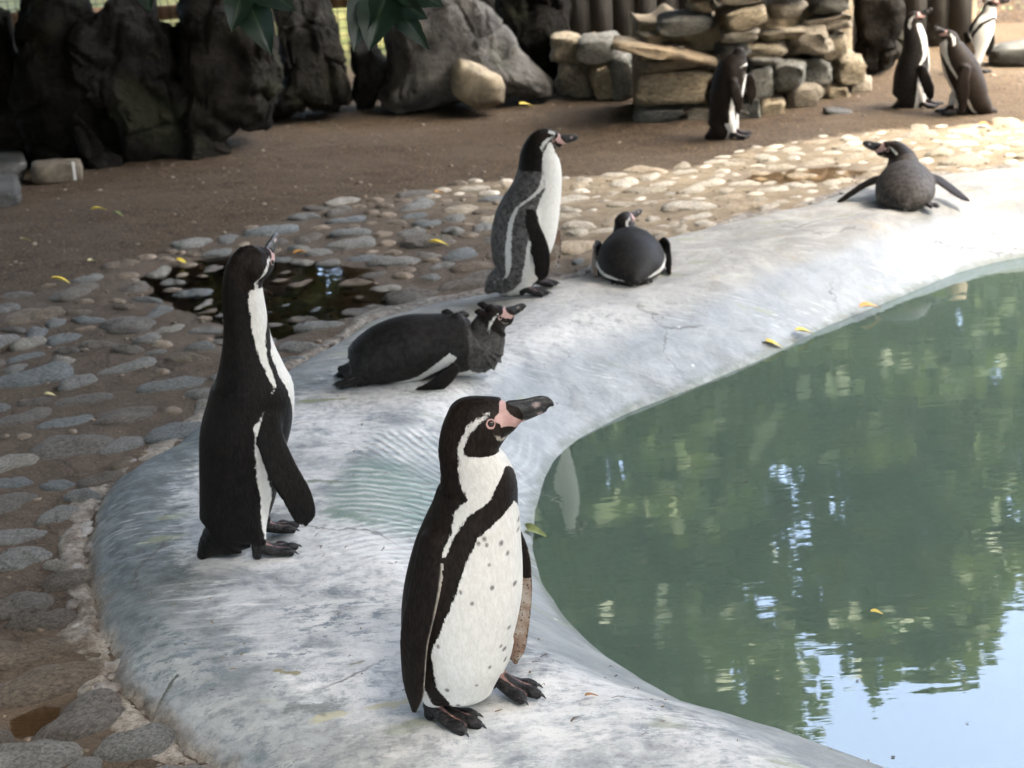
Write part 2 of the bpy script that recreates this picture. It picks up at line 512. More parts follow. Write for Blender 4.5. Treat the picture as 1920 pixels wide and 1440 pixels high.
BIRD_J = dict(
    at=[2.919, 9.117, 0.0],
    az=0.3098,
    body=[[-0.0844, 0.0, 0.0133, 0.0149, 0.0166], [-0.0342, 0.0, 0.0458, 0.0482, 0.0536], [-0.0026, 0.0, 0.1152, 0.0624, 0.0624], [0.0195, 0.0, 0.1829, 0.0703, 0.0703], [0.0389, 0.0, 0.2407, 0.0728, 0.0728], [0.0597, 0.0, 0.2966, 0.065, 0.065], [0.0767, 0.0, 0.3336, 0.0501, 0.0527], [0.0833, 0.0, 0.3599, 0.0409, 0.0454], [0.0853, 0.0, 0.3863, 0.0339, 0.0399], [0.095, 0.0, 0.4108, 0.0274, 0.0352], [0.1096, 0.0, 0.4258, 0.0176, 0.0271], [0.126, 0.0, 0.4298, 0.0096, 0.0192]],
    eye=[[0.1032, 0.0, 0.4322]],
    billbase=[[0.1338, 0.0, 0.4249]],
    billtip=[[0.2036, 0.0, 0.4161]],
    rflip=[[-0.0396, 0.0, 0.2495], [-0.0222, 0.0, 0.192], [-0.0051, 0.0, 0.1439], [-0.0005, 0.0, 0.1024]],
    rank=[[-0.0162, 0.0, 0.0197]],
    lank=[[0.0305, 0.0, 0.0121]],
)
BOULDERS = [
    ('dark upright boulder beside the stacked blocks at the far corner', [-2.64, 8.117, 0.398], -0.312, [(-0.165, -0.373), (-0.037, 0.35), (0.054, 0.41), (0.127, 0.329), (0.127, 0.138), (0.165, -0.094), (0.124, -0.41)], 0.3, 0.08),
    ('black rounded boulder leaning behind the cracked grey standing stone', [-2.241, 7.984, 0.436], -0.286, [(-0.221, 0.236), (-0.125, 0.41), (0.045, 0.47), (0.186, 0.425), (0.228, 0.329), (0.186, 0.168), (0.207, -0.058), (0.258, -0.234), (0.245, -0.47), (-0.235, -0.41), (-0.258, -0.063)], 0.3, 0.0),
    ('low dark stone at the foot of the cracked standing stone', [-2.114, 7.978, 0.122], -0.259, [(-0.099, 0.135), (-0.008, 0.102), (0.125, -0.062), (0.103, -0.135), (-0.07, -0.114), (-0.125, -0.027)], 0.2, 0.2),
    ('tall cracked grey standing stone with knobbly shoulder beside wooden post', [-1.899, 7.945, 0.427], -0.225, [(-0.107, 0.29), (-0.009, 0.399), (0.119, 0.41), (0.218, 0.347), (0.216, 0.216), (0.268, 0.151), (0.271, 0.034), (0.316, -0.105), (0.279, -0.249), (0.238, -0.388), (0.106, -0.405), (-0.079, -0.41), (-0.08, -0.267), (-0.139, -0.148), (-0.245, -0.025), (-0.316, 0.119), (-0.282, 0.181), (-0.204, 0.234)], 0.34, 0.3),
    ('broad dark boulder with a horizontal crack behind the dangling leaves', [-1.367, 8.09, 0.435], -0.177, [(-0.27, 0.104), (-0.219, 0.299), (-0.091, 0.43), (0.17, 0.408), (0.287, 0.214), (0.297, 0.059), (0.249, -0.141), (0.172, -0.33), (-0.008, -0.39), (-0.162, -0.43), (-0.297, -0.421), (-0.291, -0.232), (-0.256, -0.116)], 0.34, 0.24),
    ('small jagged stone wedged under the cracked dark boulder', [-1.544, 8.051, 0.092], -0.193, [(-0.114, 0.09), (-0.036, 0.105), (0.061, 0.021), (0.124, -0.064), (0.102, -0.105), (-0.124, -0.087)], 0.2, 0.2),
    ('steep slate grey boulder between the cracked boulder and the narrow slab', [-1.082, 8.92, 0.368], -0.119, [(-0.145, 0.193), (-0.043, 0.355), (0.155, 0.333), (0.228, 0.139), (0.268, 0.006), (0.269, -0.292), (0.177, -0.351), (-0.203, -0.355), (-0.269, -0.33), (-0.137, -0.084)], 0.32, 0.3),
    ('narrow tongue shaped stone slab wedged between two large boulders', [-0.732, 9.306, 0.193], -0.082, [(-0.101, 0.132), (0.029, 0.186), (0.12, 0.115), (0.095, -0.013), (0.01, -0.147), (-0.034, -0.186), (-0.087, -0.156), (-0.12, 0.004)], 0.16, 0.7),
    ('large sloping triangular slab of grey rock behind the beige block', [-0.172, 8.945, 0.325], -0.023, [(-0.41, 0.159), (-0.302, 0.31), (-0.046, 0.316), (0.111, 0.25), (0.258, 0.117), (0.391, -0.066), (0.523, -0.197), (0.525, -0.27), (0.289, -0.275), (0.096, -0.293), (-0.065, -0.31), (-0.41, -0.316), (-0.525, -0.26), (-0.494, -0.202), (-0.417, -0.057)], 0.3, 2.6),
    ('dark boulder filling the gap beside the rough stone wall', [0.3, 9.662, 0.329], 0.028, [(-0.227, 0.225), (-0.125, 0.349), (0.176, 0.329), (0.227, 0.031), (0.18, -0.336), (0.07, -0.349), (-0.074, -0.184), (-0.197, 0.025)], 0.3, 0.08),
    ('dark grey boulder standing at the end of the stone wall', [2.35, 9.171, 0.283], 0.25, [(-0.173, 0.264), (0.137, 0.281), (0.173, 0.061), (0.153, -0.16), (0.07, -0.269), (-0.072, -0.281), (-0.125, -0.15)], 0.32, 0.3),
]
BLOCKS = [
    ('beige angular block of stone leaning on the sloping grey slab', [-0.069, 8.747, 0.193], -0.011, [(-0.155, 0.099), (-0.102, 0.15), (0.028, 0.111), (0.132, 0.055), (0.161, -0.024), (0.145, -0.119), (0.072, -0.135), (-0.022, -0.15), (-0.098, -0.12), (-0.161, -0.048)], 0.17, 0),
    ('grey squared stone block standing in the stack by the boulders', [-2.801, 8.458, 0.195], -0.314, [(-0.132, 0.211), (0.174, 0.165), (0.2, 0.076), (0.173, -0.118), (0.14, -0.211), (-0.2, -0.168)], 0.25, 1),
    ('flat brown slab lying on top of the stacked grey blocks', [-3.752, 11.321, 0.059], -0.313, [(-0.198, 0.063), (0.139, 0.038), (0.214, -0.017), (0.199, -0.063), (-0.214, -0.025)], 0.3, 2),
    ('wide grey base stone of the stack by the boulders', [-2.592, 7.711, 0.07], -0.316, [(-0.146, 0.08), (0.169, 0.04), (0.162, -0.066), (0.143, -0.08), (-0.169, -0.044)], 0.3, 1),
    ('buried grey stone half hidden under the stacked blocks', [-2.425, 7.139, 0.058], -0.32, [(-0.133, 0.067), (0.146, 0.029), (0.151, -0.029), (0.115, -0.067), (-0.151, -0.035)], 0.3, 1),
    ('pale rectangular kerb block with a white paint stroke', [-2.249, 7.656, 0.059], -0.287, [(-0.127, 0.069), (0.127, 0.049), (0.141, 0.014), (0.128, -0.068), (0.095, -0.069), (-0.141, -0.045)], 0.12, 3),
    ('flat broken stone lying on the sand below the wall', [1.862, 8.063, 0.016], 0.227, [(-0.089, 0.025), (-0.044, 0.026), (0.075, 0.005), (0.089, -0.013), (0.064, -0.026), (-0.075, -0.002)], 0.08, 1),
    ('long pale kerb stone bordering the bank at the upper corner', [3.258, 9.246, 0.078], 0.33, [(-0.238, 0.043), (-0.14, 0.079), (0.047, 0.081), (0.231, 0.069), (0.238, -0.066), (0.054, -0.081), (-0.196, -0.075)], 0.15, 1),
]
WALL_STONES = [
    ([0.481, 9.351, 0.283], 0.186, 0.163),
    ([0.668, 9.178, 0.288], 0.239, 0.151),
    ([0.519, 9.307, 0.094], 0.23, 0.182),
    ([0.696, 9.145, 0.101], 0.203, 0.2),
    ([0.816, 9.036, 0.121], 0.163, 0.238),
    ([0.994, 8.144, 0.386], 0.161, 0.048),
    ([0.997, 8.143, 0.32], 0.339, 0.067),
    ([0.99, 8.144, 0.179], 0.408, 0.178),
    ([0.897, 8.156, 0.03], 0.27, 0.082),
    ([1.105, 8.129, 0.021], 0.167, 0.091),
    ([1.061, 8.135, 0.522], 0.294, 0.096),
    ([1.143, 8.124, 0.611], 0.142, 0.061),
    ([1.346, 8.098, 0.546], 0.245, 0.109),
    ([1.607, 8.244, 0.553], 0.182, 0.081),
    ([1.9, 8.516, 0.527], 0.218, 0.1),
    ([1.875, 8.489, 0.429], 0.268, 0.082),
    ([1.328, 8.1, 0.449], 0.212, 0.062),
    ([1.564, 8.217, 0.409], 0.242, 0.051),
    ([1.299, 8.104, 0.375], 0.156, 0.06),
    ([1.493, 8.171, 0.345], 0.228, 0.063),
    ([1.763, 8.371, 0.351], 0.237, 0.129),
    ([1.934, 8.551, 0.301], 0.17, 0.136),
    ([1.46, 8.15, 0.293], 0.148, 0.033),
    ([1.207, 8.116, 0.312], 0.07, 0.087),
    ([1.277, 8.107, 0.217], 0.175, 0.072),
    ([1.436, 8.135, 0.182], 0.156, 0.171),
    ([1.625, 8.258, 0.178], 0.174, 0.167),
    ([1.837, 8.448, 0.169], 0.164, 0.154),
    ([2.04, 8.661, 0.138], 0.173, 0.158),
    ([1.952, 8.568, 0.009], 0.173, 0.104),
    ([2.145, 8.769, 0.008], 0.145, 0.132),
    ([1.718, 8.323, 0.041], 0.193, 0.141),
    ([1.27, 8.108, 0.12], 0.165, 0.096),
    ([1.395, 8.11, 0.03], 0.099, 0.135),
    ([1.507, 8.182, 0.017], 0.168, 0.11),
    ([1.265, 8.109, 0.017], 0.159, 0.086),
    ([0.866, 8.16, 0.455], 0.105, 0.05),
    ([1.352, 8.097, 0.667], 0.28, 0.095),
    ([1.068, 8.134, 0.697], 0.269, 0.067),
    ([1.627, 8.258, 0.646], 0.204, 0.079),
    ([1.897, 8.514, 0.629], 0.22, 0.07),
]
TWIGS = [
     ('twig of broad dark green leaves hanging before the triangular grey slab', (-0.182, 3.112, 1.249), (-0.183, 3.072, 1.136), [((-0.2, 3.092, 1.194), (-0.044, -0.138, -0.091), 0.171, 0.08), ((-0.187, 3.09, 1.188), (0.074, -0.141, -0.098), 0.187, 0.045), ((-0.186, 3.094, 1.198), (0.07, -0.122, -0.044), 0.147, 0.054), ((-0.233, 3.1, 1.217), (-0.038, -0.149, -0.122), 0.196, 0.056), ((-0.174, 3.101, 1.218), (0.101, -0.12, -0.038), 0.161, 0.064)]),
     ('drooping twig with one green leaf over the cracked dark boulder', (-0.486, 3.122, 1.279), (-0.466, 3.082, 1.166), [((-0.478, 3.099, 1.213), (0.059, -0.145, -0.11), 0.191, 0.066), ((-0.484, 3.104, 1.228), (-0.016, -0.13, -0.069), 0.148, 0.054), ((-0.467, 3.111, 1.247), (0.104, -0.128, -0.062), 0.176, 0.064)]),
     ('short leafy twig tip hanging at the top edge over the standing stone', (-0.683, 3.131, 1.302), (-0.684, 3.113, 1.252), [((-0.682, 3.12, 1.272), (0.021, -0.13, -0.068), 0.148, 0.048), ((-0.688, 3.124, 1.282), (-0.004, -0.123, -0.046), 0.131, 0.043)]),
]
FALLEN = [
    ("yellow leaf lying on the dark sand before the low stones", -1.85, 6.83, .07, 'yellow', None, .3),
    ("greenish yellow leaf beside the yellow one on dark sand", -1.74, 6.72, .06, 'green', None, -.4),
    ("bright yellow leaf on the mud where sand meets cobbles", -1.70, 5.57, .075, 'yellow', None, .1),
    ("pale fallen leaf on the dark sand near the fence end", -2.06, 6.36, .055, 'pale', None, 1.0),
    ("yellow leaf at the rim of the dark puddle", -1.28, 5.80, .06, 'yellow', None, -.3),
    ("orange leaf among the cobbles beside the tall black penguin", -.80, 5.80, .06, 'orange', None, .5),
    ("yellow leaf on the cobbles behind the moulting grey penguin", -.25, 5.75, .085, 'yellow', None, -.1),
    ("orange leaf on the sand at the foot of the trio of penguins", 2.47, 7.44, .08, 'orange', None, .2),
    ("small orange leaf on the sand where the cobbles begin", -.27, 6.75, .055, 'orange', None, .8),
    ("ochre leaf on the sand below the beige block", .2, 9.02, .09, 'yellow', None, .2),
    ("small brown leaf lying flat on the concrete before the spotted penguin", .10, 2.24, .026, 'brown', None, .3),
    ("orange brown leaf stranded on the far waterline", 1.274, 5.001, .085, 'orange', -.150, .25),
    ("yellow leaf on the waterline nearest the orange one", .999, 4.797, .075, 'yellow', -.157, .2),
    ("bright yellow leaf on the waterline of the curved rim", .868, 4.696, .075, 'yellow', -.157, -.1),
    ("tiny yellow leaf floating alone on the green water", .755, 2.87, .03, 'yellow', -.16, .0),
    ("pale green curled leaf strip hanging over the pool edge", .030, 3.40, .075, 'green', None, -.5, .35),
    ("pale leaf caught between the near cobbles", -1.39, 4.26, .035, 'pale', None, .2),
    ("pale yellow leaf between the stones by the puddle", -1.65, 5.87, .05, 'pale', None, .9),
]

# ------------------------------------------------------------------ the setting: pool rim, ground, water
OUTER = [(-0.532, 2.216), (-0.636, 2.277), (-0.723, 2.401), (-0.812, 2.575), (-0.933, 2.879), (-0.997, 3.095), (-1.045, 3.351), (-1.027, 3.58), (-0.954, 3.731), (-0.871, 3.913), (-0.803, 4.162), (-0.687, 4.381), (-0.542, 4.616), (-0.452, 4.831), (-0.294, 4.969), (-0.09, 5.065), (0.196, 5.13), (0.385, 5.337), (0.596, 5.65), (0.838, 5.791), (1.187, 5.996), (1.631, 6.344), (1.897, 6.423), (2.323, 6.486)]
OUTER_FAR = [(3.4, 6.65), (4.9, 6.3), (6.2, 5.1), (6.6, 3.2), (6.0, 1.4), (4.5, .2), (2.6, -.2), (1.0, .25), (0.1, 1.0), (-.35, 1.75)]
INNER = [(0.61, 2.313), (0.543, 2.362), (0.446, 2.427), (0.357, 2.502), (0.274, 2.604), (0.199, 2.714), (0.127, 2.835), (0.076, 2.964), (0.035, 3.131), (0.021, 3.318), (0.036, 3.537), (0.076, 3.785), (0.131, 3.955), (0.207, 4.053), (0.348, 4.216), (0.564, 4.382), (0.867, 4.654), (1.122, 4.927), (1.36, 5.13), (1.73, 5.456), (2.034, 5.629)]
INNER_FAR = [(3.1, 5.7), (4.4, 5.3), (5.4, 4.4), (5.7, 3.1), (5.1, 1.9), (4.0, 1.3), (2.7, 1.15), (1.7, 1.45), (1.1, 1.85), (0.8, 2.15)]
SAND_EDGE = [(-4.5, 4.2), (-3.0, 4.75), (-1.888, 5.411), (-1.73, 5.568), (-1.57, 5.76), (-1.34, 6.0), (-1.122, 6.306), (-0.891, 6.508), (-0.576, 6.767), (-0.084, 6.982), (0.418, 6.933), (0.931, 7.007), (1.384, 7.39), (1.816, 7.521), (2.362, 7.536), (2.696, 7.559), (5, 7.9), (8, 7.0)]
PUDDLES = [
    [(-1.44, 5.63), (-1.31, 5.84), (-1.07, 5.94), (-0.71, 5.68), (-0.52, 5.54), (-0.43, 5.08), (-0.46, 4.93), (-0.64, 4.87), (-0.76, 4.66), (-0.88, 4.58), (-1.01, 4.72), (-0.97, 4.89), (-1.18, 5.13), (-1.33, 5.31)],
    [(1.03, 6.66), (1.27, 6.79), (1.54, 6.79), (1.7, 6.63), (1.57, 6.48), (1.32, 6.45), (1.15, 6.51)],
    [(-1.02, 2.46), (-0.94, 2.52), (-0.86, 2.49), (-0.85, 2.36), (-0.92, 2.31), (-0.99, 2.33)],
]
WATER_Z = -0.16
OUT_ALL = np.array(OUTER + OUTER_FAR)
IN_ALL = np.array(INNER + INNER_FAR)
KEYS = [(0, 0), (5, 6), (10, 9), (14, 11), (17, 15), (20, 17), (23, 20), (25, 22), (28, 25), (31, 28), (33, 30)]


def chain(P, i0, i1, n):
    q = P[i0:i1 + 1]
    s = np.concatenate([[0], np.cumsum(np.linalg.norm(np.diff(q, axis=0), axis=1))])
    t = np.linspace(0, s[-1], n, endpoint=False)
    return np.stack([np.interp(t, s, q[:, 0]), np.interp(t, s, q[:, 1])], 1)


def smooth_loop(p, it, keep=0.5):
    for _ in range(it):
        p = p * keep + (np.roll(p, 1, 0) + np.roll(p, -1, 0)) * (1 - keep) / 2
    return p


SEG = [40, 40, 34, 30, 30, 30, 12, 12, 12, 12]
oo, ii = [], []
for (k0, k1), n in zip(zip(KEYS[:-1], KEYS[1:]), SEG):
    oo.append(chain(OUT_ALL, k0[0], k1[0], n))
    ii.append(chain(IN_ALL, k0[1], k1[1], n))
oo.append(np.array([OUT_ALL[33] * (1 - t) + OUT_ALL[0] * t for t in np.linspace(0, 1, 12, endpoint=False)]))
ii.append(np.array([IN_ALL[30] * (1 - t) + IN_ALL[0] * t for t in np.linspace(0, 1, 12, endpoint=False)]))
RO = smooth_loop(np.concatenate(oo), 10)
RI = smooth_loop(np.concatenate(ii), 10)
NU = len(RO)
jag = fbm(np.column_stack([RO, np.zeros(NU)]), 5.0, 4)
RO = RO + nrm(RO - RI) * (jag * 0.03)[:, None]


def rim_profile(v, W, yy):
    """Height across the rim; v 0 at the cobbles, 1 at the waterline, W the width."""
    dist_out = v * W
    dist_in = (1 - v) * W
    lo = np.minimum(0.17, 0.25 * W)
    li = np.minimum(0.5, 0.58 * W)
    t = np.clip(dist_out / lo, 0, 1)
    kf = np.interp(yy, [3.7, 4.9], [1, .42])
    z = -0.004 + 0.067 * kf * (1 - (1 - t) ** 2.2)
    z = z + 0.003 * np.clip((dist_out - lo) / np.maximum(W - lo - li, .05), 0, 1)
    t2 = np.clip(1 - dist_in / li, 0, 1)
    z = z - (0.066 * kf - WATER_Z) * t2 ** 1.42
    return z


VS = np.concatenate([np.linspace(0, .3, 22, endpoint=False), np.linspace(.3, 1, 46)])
UW = np.array([0.015, 0.04, 0.08, 0.14, 0.25, 0.6])
UWZ = np.array([-0.20, -0.28, -0.40, -0.52, -0.62, -0.66])
Wd = np.linalg.norm(RO - RI, axis=1)
dirn = nrm(RI - RO)
verts, vv, ww = [], [], []
for j, v in enumerate(VS):
    p = RO * (1 - v) + RI * v
    z = rim_profile(np.full(NU, v), Wd, RO[:, 1])
    verts.append(np.column_stack([p, z])); vv.append(np.full(NU, v)); ww.append(v * Wd)
dirs = smooth_loop(dirn, 30)
SK = [.13, .10, .07, .045, .02]
sk_rows = []
skw = .45 + .55 * np.clip(fbm(np.column_stack([RO, np.full(NU, 3.0)]), 4.0, 4) + .55, 0, 1.4)
for d in SK:
    p = RO - dirn * (d * skw)[:, None]
    sk_rows.append(np.column_stack([p, np.interp(d, [0, .02, .07, .10, .13], [-.004, .003, .002, -.004, -.03]) * np.ones(NU)]))
verts = sk_rows + verts
vv = [np.full(NU, -d) for d in SK] + vv
ww = [np.full(NU, .06)] * len(SK) + ww
for d, z in zip(UW, UWZ):
    p = RI + dirs * d
    verts.append(np.column_stack([p, np.full(NU, z)])); vv.append(np.full(NU, 1 + d)); ww.append(Wd + d)
rv = np.concatenate(verts)
amp = np.clip(np.concatenate(ww) / 0.1, 0.2, 1)
rv[:, 2] += fbm(rv, 2.6, 3) * 0.010 * amp + fbm(rv, 11.0, 3) * 0.0035 * amp
NR = len(VS) + len(UW) + len(SK)
sk_n = len(SK) * NU
rv[:sk_n, 2] += fbm(rv[:sk_n], 9.0, 4) * .009 + .003
fc = []
for j in range(NR - 1):
    a = j * NU + np.arange(NU); b = j * NU + (np.arange(NU) + 1) % NU
    fc.append(np.stack([a, b, b + NU, a + NU], 1))
rim_faces = np.concatenate(fc)
# orientation: outward normals up
e1 = rv[rim_faces[0][1]] - rv[rim_faces[0][0]]; e2 = rv[rim_faces[0][3]] - rv[rim_faces[0][0]]
if np.cross(e1, e2)[2] < 0:
    rim_faces = rim_faces[:, ::-1]


def concrete_material():
    k = NT("painted_concrete")
    c = k.coord()
    big = k.noise(1.7, 5, .6)
    streak = k.noise(1.0, 6, .7, vec=k.mapping((5, 16, 10), (0, 0, .5)))
    fine = k.noise(42, 5, .7)
    mid = k.noise(7.5, 6, .68, dist=.5)
    base = k.mix(k.ramp(mid, .34, .62), (0.155, .17, .18), (0.42, .43, .43))
    base = k.mix(k.ramp(streak, .50, .62, 0, .75), base, (0.54, .54, .52))
    base = k.mix(k.math('MULTIPLY', k.ramp(k.noise(1, 6, .8, vec=k.mapping((20, 42, 18), (0, 0, .1))), .52, .57, 0, .85), k.ramp(k.noise(2.6, 4, .6), .40, .58, .15, 1)), base, (.105, .135, .16))
    base = k.mix(k.math('MULTIPLY', k.ramp(big, .40, .62, 0, 1), k.ramp(fine, .35, .6, .2, .8)), base, (.64, .64, .625))
    # blue grey algae tone and painted-in shade along the outer shoulder
    acr = k.attr('across')
    sepd = k.n("SeparateXYZ"); k.put(sepd.inputs[0], c)
    brk = k.noise(1, 6, .8, vec=k.mapping((16, 44, 26), (0, 0, .25)))
    edge = k.ramp(k.math('ADD', acr, k.math('MULTIPLY', k.math('SUBTRACT', brk, .5), .34)), .26, .165)
    edge = k.math('MULTIPLY', edge, k.ramp(k.math('ADD', sepd.outputs[1], k.noise(1.2, 3)), 4.4, 5.2, .92, .25))
    edge = k.math('MULTIPLY', edge, k.ramp(sepd.outputs[1], 2.35, 2.95, .45, 1))
    dark = k.mix(k.ramp(k.noise(1, 6, .75, vec=k.mapping((20, 30, 34), (.5, .3, .9))), .4, .65), (.060, .076, .080), (.145, .170, .178))
    base = k.mix(edge, base, dark)
    # dried lime and yellowish stains further along the rim
    sep = k.n("SeparateXYZ"); k.put(sep.inputs[0], c)
    far = k.ramp(sep.outputs[1], 4.0, 5.3)
    lime = k.mix(k.ramp(k.noise(3.1, 6, .7, dist=1.2), .42, .62), (.225, .215, .195), (.345, .33, .295))
    lime = k.mix(k.ramp(k.noise(6.0, 5, .7), .56, .7, 0, .7), lime, (.30, .245, .165))
    lime = k.mix(k.ramp(k.noise(5.2, 6, .72), .55, .68, 0, .7), lime, (.15, .16, .16))
    base = k.mix(k.math('MULTIPLY', far, .88), base, lime)
    # smooth grey band that the water licks
    wetn = k.math('ADD', acr, k.math('MULTIPLY', k.noise(2.2, 4, .6), .16))
    wet = k.ramp(wetn, .70, .84)
    wetc = k.mix(k.ramp(mid, .35, .65), (.17, .185, .19), (.25, .265, .27))
    base = k.mix(k.math('MULTIPLY', wet, .85), base, wetc)
    # green tinted trowel ripples
    def trowel(cx, cy, rx, ry, sc, phase):
        mp = k.mapping((1, 1, 1), (0, 0, 0), (-cx, -cy, 0))
        dx = k.n("SeparateXYZ"); k.put(dx.inputs[0], mp)
        qx = k.math('DIVIDE', dx.outputs[0], rx); qy = k.math('DIVIDE', dx.outputs[1], ry)
        rr = k.math('ADD', k.math('MULTIPLY', qx, qx), k.math('MULTIPLY', qy, qy))
        rr = k.math('ADD', rr, k.math('MULTIPLY', k.math('SUBTRACT', k.noise(9, 3), .5), 1.0))
        m = k.ramp(rr, .35, 1.0, 1, 0)
        wv = k.n("TexWave", wave_type='RINGS', rings_direction='Z')
        k.put(wv.inputs['Vector'], k.mapping((1, 1, 0), (0, 0, 0), (-cx + phase, -cy - .34, 0)))
        wv.inputs['Scale'].default_value = sc
        wv.inputs['Distortion'].default_value = 1.6
        wv.inputs['Detail'].default_value = 2
        wv.inputs['Detail Scale'].default_value = 2
        return m, wv.outputs['Fac']
    m1, w1 = trowel(-.30, 3.24, .17, .28, 11, .1)
    m2, w2 = trowel(-.22, 3.52, .20, .18, 11, -.25)
    m3, w3 = trowel(-.25, 2.98, .24, .16, 12, .3)
    m4, w4 = trowel(.02, 3.55, .10, .4, 13, .5)
    base = k.mix(k.math('MULTIPLY', m1, k.ramp(w1, .25, .8, .85, .35)), base, (.13, .20, .175))
    base = k.mix(k.math('MULTIPLY', m2, k.ramp(w2, .3, .8, .42, 0)), base, (.20, .26, .26))
    base = k.mix(k.math('MULTIPLY', m3, k.ramp(w3, .5, .9, 0, .5)), base, (.56, .59, .60))
    base = k.mix(k.math('MULTIPLY', m4, k.ramp(w4, .45, .9, 0, .15)), base, (.58, .62, .63))
    # algae smears and droppings specks
    alg = k.math('MULTIPLY', k.ramp(k.noise(1, 3, .5, vec=k.mapping((4, 9, 4), (0, 0, .15))), .64, .71), .55)
    base = k.mix(alg, base, (.23, .25, .15))
    scr = k.ramp(k.noise(1, 4, .7, vec=k.mapping((5, 70, 20), (0, 0, .75), (1, 0, 0))), .57, .63)
    scr = k.math('MULTIPLY', scr, k.ramp(k.noise(2.1, 4, .6), .46, .60))
    base = k.mix(k.math('MULTIPLY', scr, .45), base, (.60, .60, .585))
    ck = k.ramp(k.voronoi(1.5, vec=k.mapping((1, 1, .3), (0, 0, 0), (.3, .2, 0), vec=k.mix(.22, c, k.noise(2.5, 5, .7))), feature='DISTANCE_TO_EDGE'), .0, .006, 1, 0)
    base = k.mix(k.math('MULTIPLY', k.math('MULTIPLY', ck, k.ramp(k.noise(2.2), .48, .58)), .75), base, (.07, .068, .06))
    drop = k.math('MULTIPLY', k.ramp(k.math('ADD', k.voronoi(7.5), k.math('MULTIPLY', k.noise(30, 3), .05)), .085, .055), k.ramp(k.noise(1.3), .5, .6))
    base = k.mix(k.math('MULTIPLY', drop, .8), base, (.72, .71, .66))
    nzx = k.noise(14, 5, .75)
    def stroke(ax, ay, bx, by, r, col, amt):
        vx, vy = bx - ax, by - ay
        L2 = vx * vx + vy * vy
        px_ = k.math('SUBTRACT', sepd.outputs[0], ax); py_ = k.math('SUBTRACT', sepd.outputs[1], ay)
        t_ = k.math('ADD', k.math('MULTIPLY', px_, vx / L2), k.math('MULTIPLY', py_, vy / L2))
        cl = k.n("Clamp"); k.put(cl.inputs[0], t_); t_ = cl.outputs[0]
        qx = k.math('SUBTRACT', px_, k.math('MULTIPLY', t_, vx)); qy = k.math('SUBTRACT', py_, k.math('MULTIPLY', t_, vy))
        d_ = k.math('SQRT', k.math('ADD', k.math('MULTIPLY', qx, qx), k.math('MULTIPLY', qy, qy)))
        d_ = k.math('ADD', d_, k.math('ADD', k.math('MULTIPLY', k.math('SUBTRACT', nzx, .5), r * 5.5), k.math('MULTIPLY', k.math('SUBTRACT', mid, .5), r * 4.0)))
        return k.mix(k.math('MULTIPLY', k.ramp(d_, r * .35, r * 1.15, 1, 0), amt), base, col)
    for q in ((-.372, 2.248, -.198, 2.284, .011, (.42, .39, .26), .8), (-.414, 2.291, -.339, 2.299, .022, (.10, .115, .11), .6), (-.599, 3.946, -.478, 3.939, .012, (.20, .235, .12), .8), (-.495, 3.309, -.424, 3.303, .012, (.12, .145, .10), .8), (-.428, 3.125, -.333, 3.071, .020, (.13, .19, .155), .7), (-.745, 2.96, -.675, 2.962, .02, (.12, .125, .085), .7), (-.466, 2.411, -.426, 2.398, .007, (.17, .14, .05), .8), (-.30, 3.973, -.195, 3.978, .013, (.13, .15, .12), .7), (-.691, 2.409, -.66, 2.448, .006, (.03, .035, .02), .8), (-.33, 2.42, -.31, 2.43, .009, (.14, .12, .06), .8)):
        base = stroke(*q)
    spk = k.math('MULTIPLY', k.ramp(k.voronoi(33), .0, .085, 1, 0), k.ramp(k.noise(5), .5, .62))
    base = k.mix(k.math('MULTIPLY', spk, .7), base, (.09, .085, .075))
    grit = k.noise(150, 3, .8)
    base = k.mix(k.ramp(grit, .60, .70, 0, .45), base, (.10, .10, .095))
    tide = k.math('MULTIPLY', k.ramp(k.math('ADD', acr, k.math('MULTIPLY', k.math('SUBTRACT', k.noise(9, 5, .7), .5), .03)), .955, .99), k.ramp(k.noise(16, 5, .7), .35, .6, .3, 1))
    base = k.mix(k.math('MULTIPLY', tide, .7), base, (.085, .10, .07))
    crumb = k.ramp(k.math('ADD', acr, k.math('MULTIPLY', k.math('SUBTRACT', k.noise(20, 5, .75), .5), .10)), .05, -.01)
    crc = k.mix(k.ramp(k.noise(17, 6, .75), .34, .64), (.105, .080, .060), (.30, .28, .245))
    crc = k.mix(k.ramp(k.noise(55, 5, .75), .55, .40, 0, .6), crc, (.055, .043, .033))
    base = k.mix(crumb, base, crc)
    under = k.ramp(acr, 1.0, 1.03)
    base = k.mix(under, base, (.19, .25, .225))
    h = k.math('ADD', k.math('MULTIPLY', fine, .5), k.math('MULTIPLY', mid, .8))
    h = k.math('ADD', h, k.math('MULTIPLY', streak, .6))
    for m, w, a in ((m1, w1, .8), (m2, w2, .8), (m3, w3, .35), (m4, w4, .22)):
        h = k.math('ADD', h, k.math('MULTIPLY', k.math('MULTIPLY', m, w), a))
    k.bsdf(base, k.ramp(wet, 0, 1, .72, .42), k.bump(h, .75, .009), Specular_IOR_Level=.3)
    return k.m


rim = mesh_obj("pool_rim", rv, rim_faces, concrete_material(), attrs={'across': np.concatenate(vv)})
tag(rim, kind='structure')
RIM_BVH = BVHTree.FromPolygons([Vector(v) for v in rv], [tuple(int(i) for i in f) for f in rim_faces])


def pit(x, y):
    """Depth of the hollows that hold puddles."""
    dep = np.zeros(len(x))
    for p in PUDDLES:
        dep = np.maximum(dep, np.clip((sd_area(x, y, p) + 0.04) / 0.12, 0, 1))
    return dep


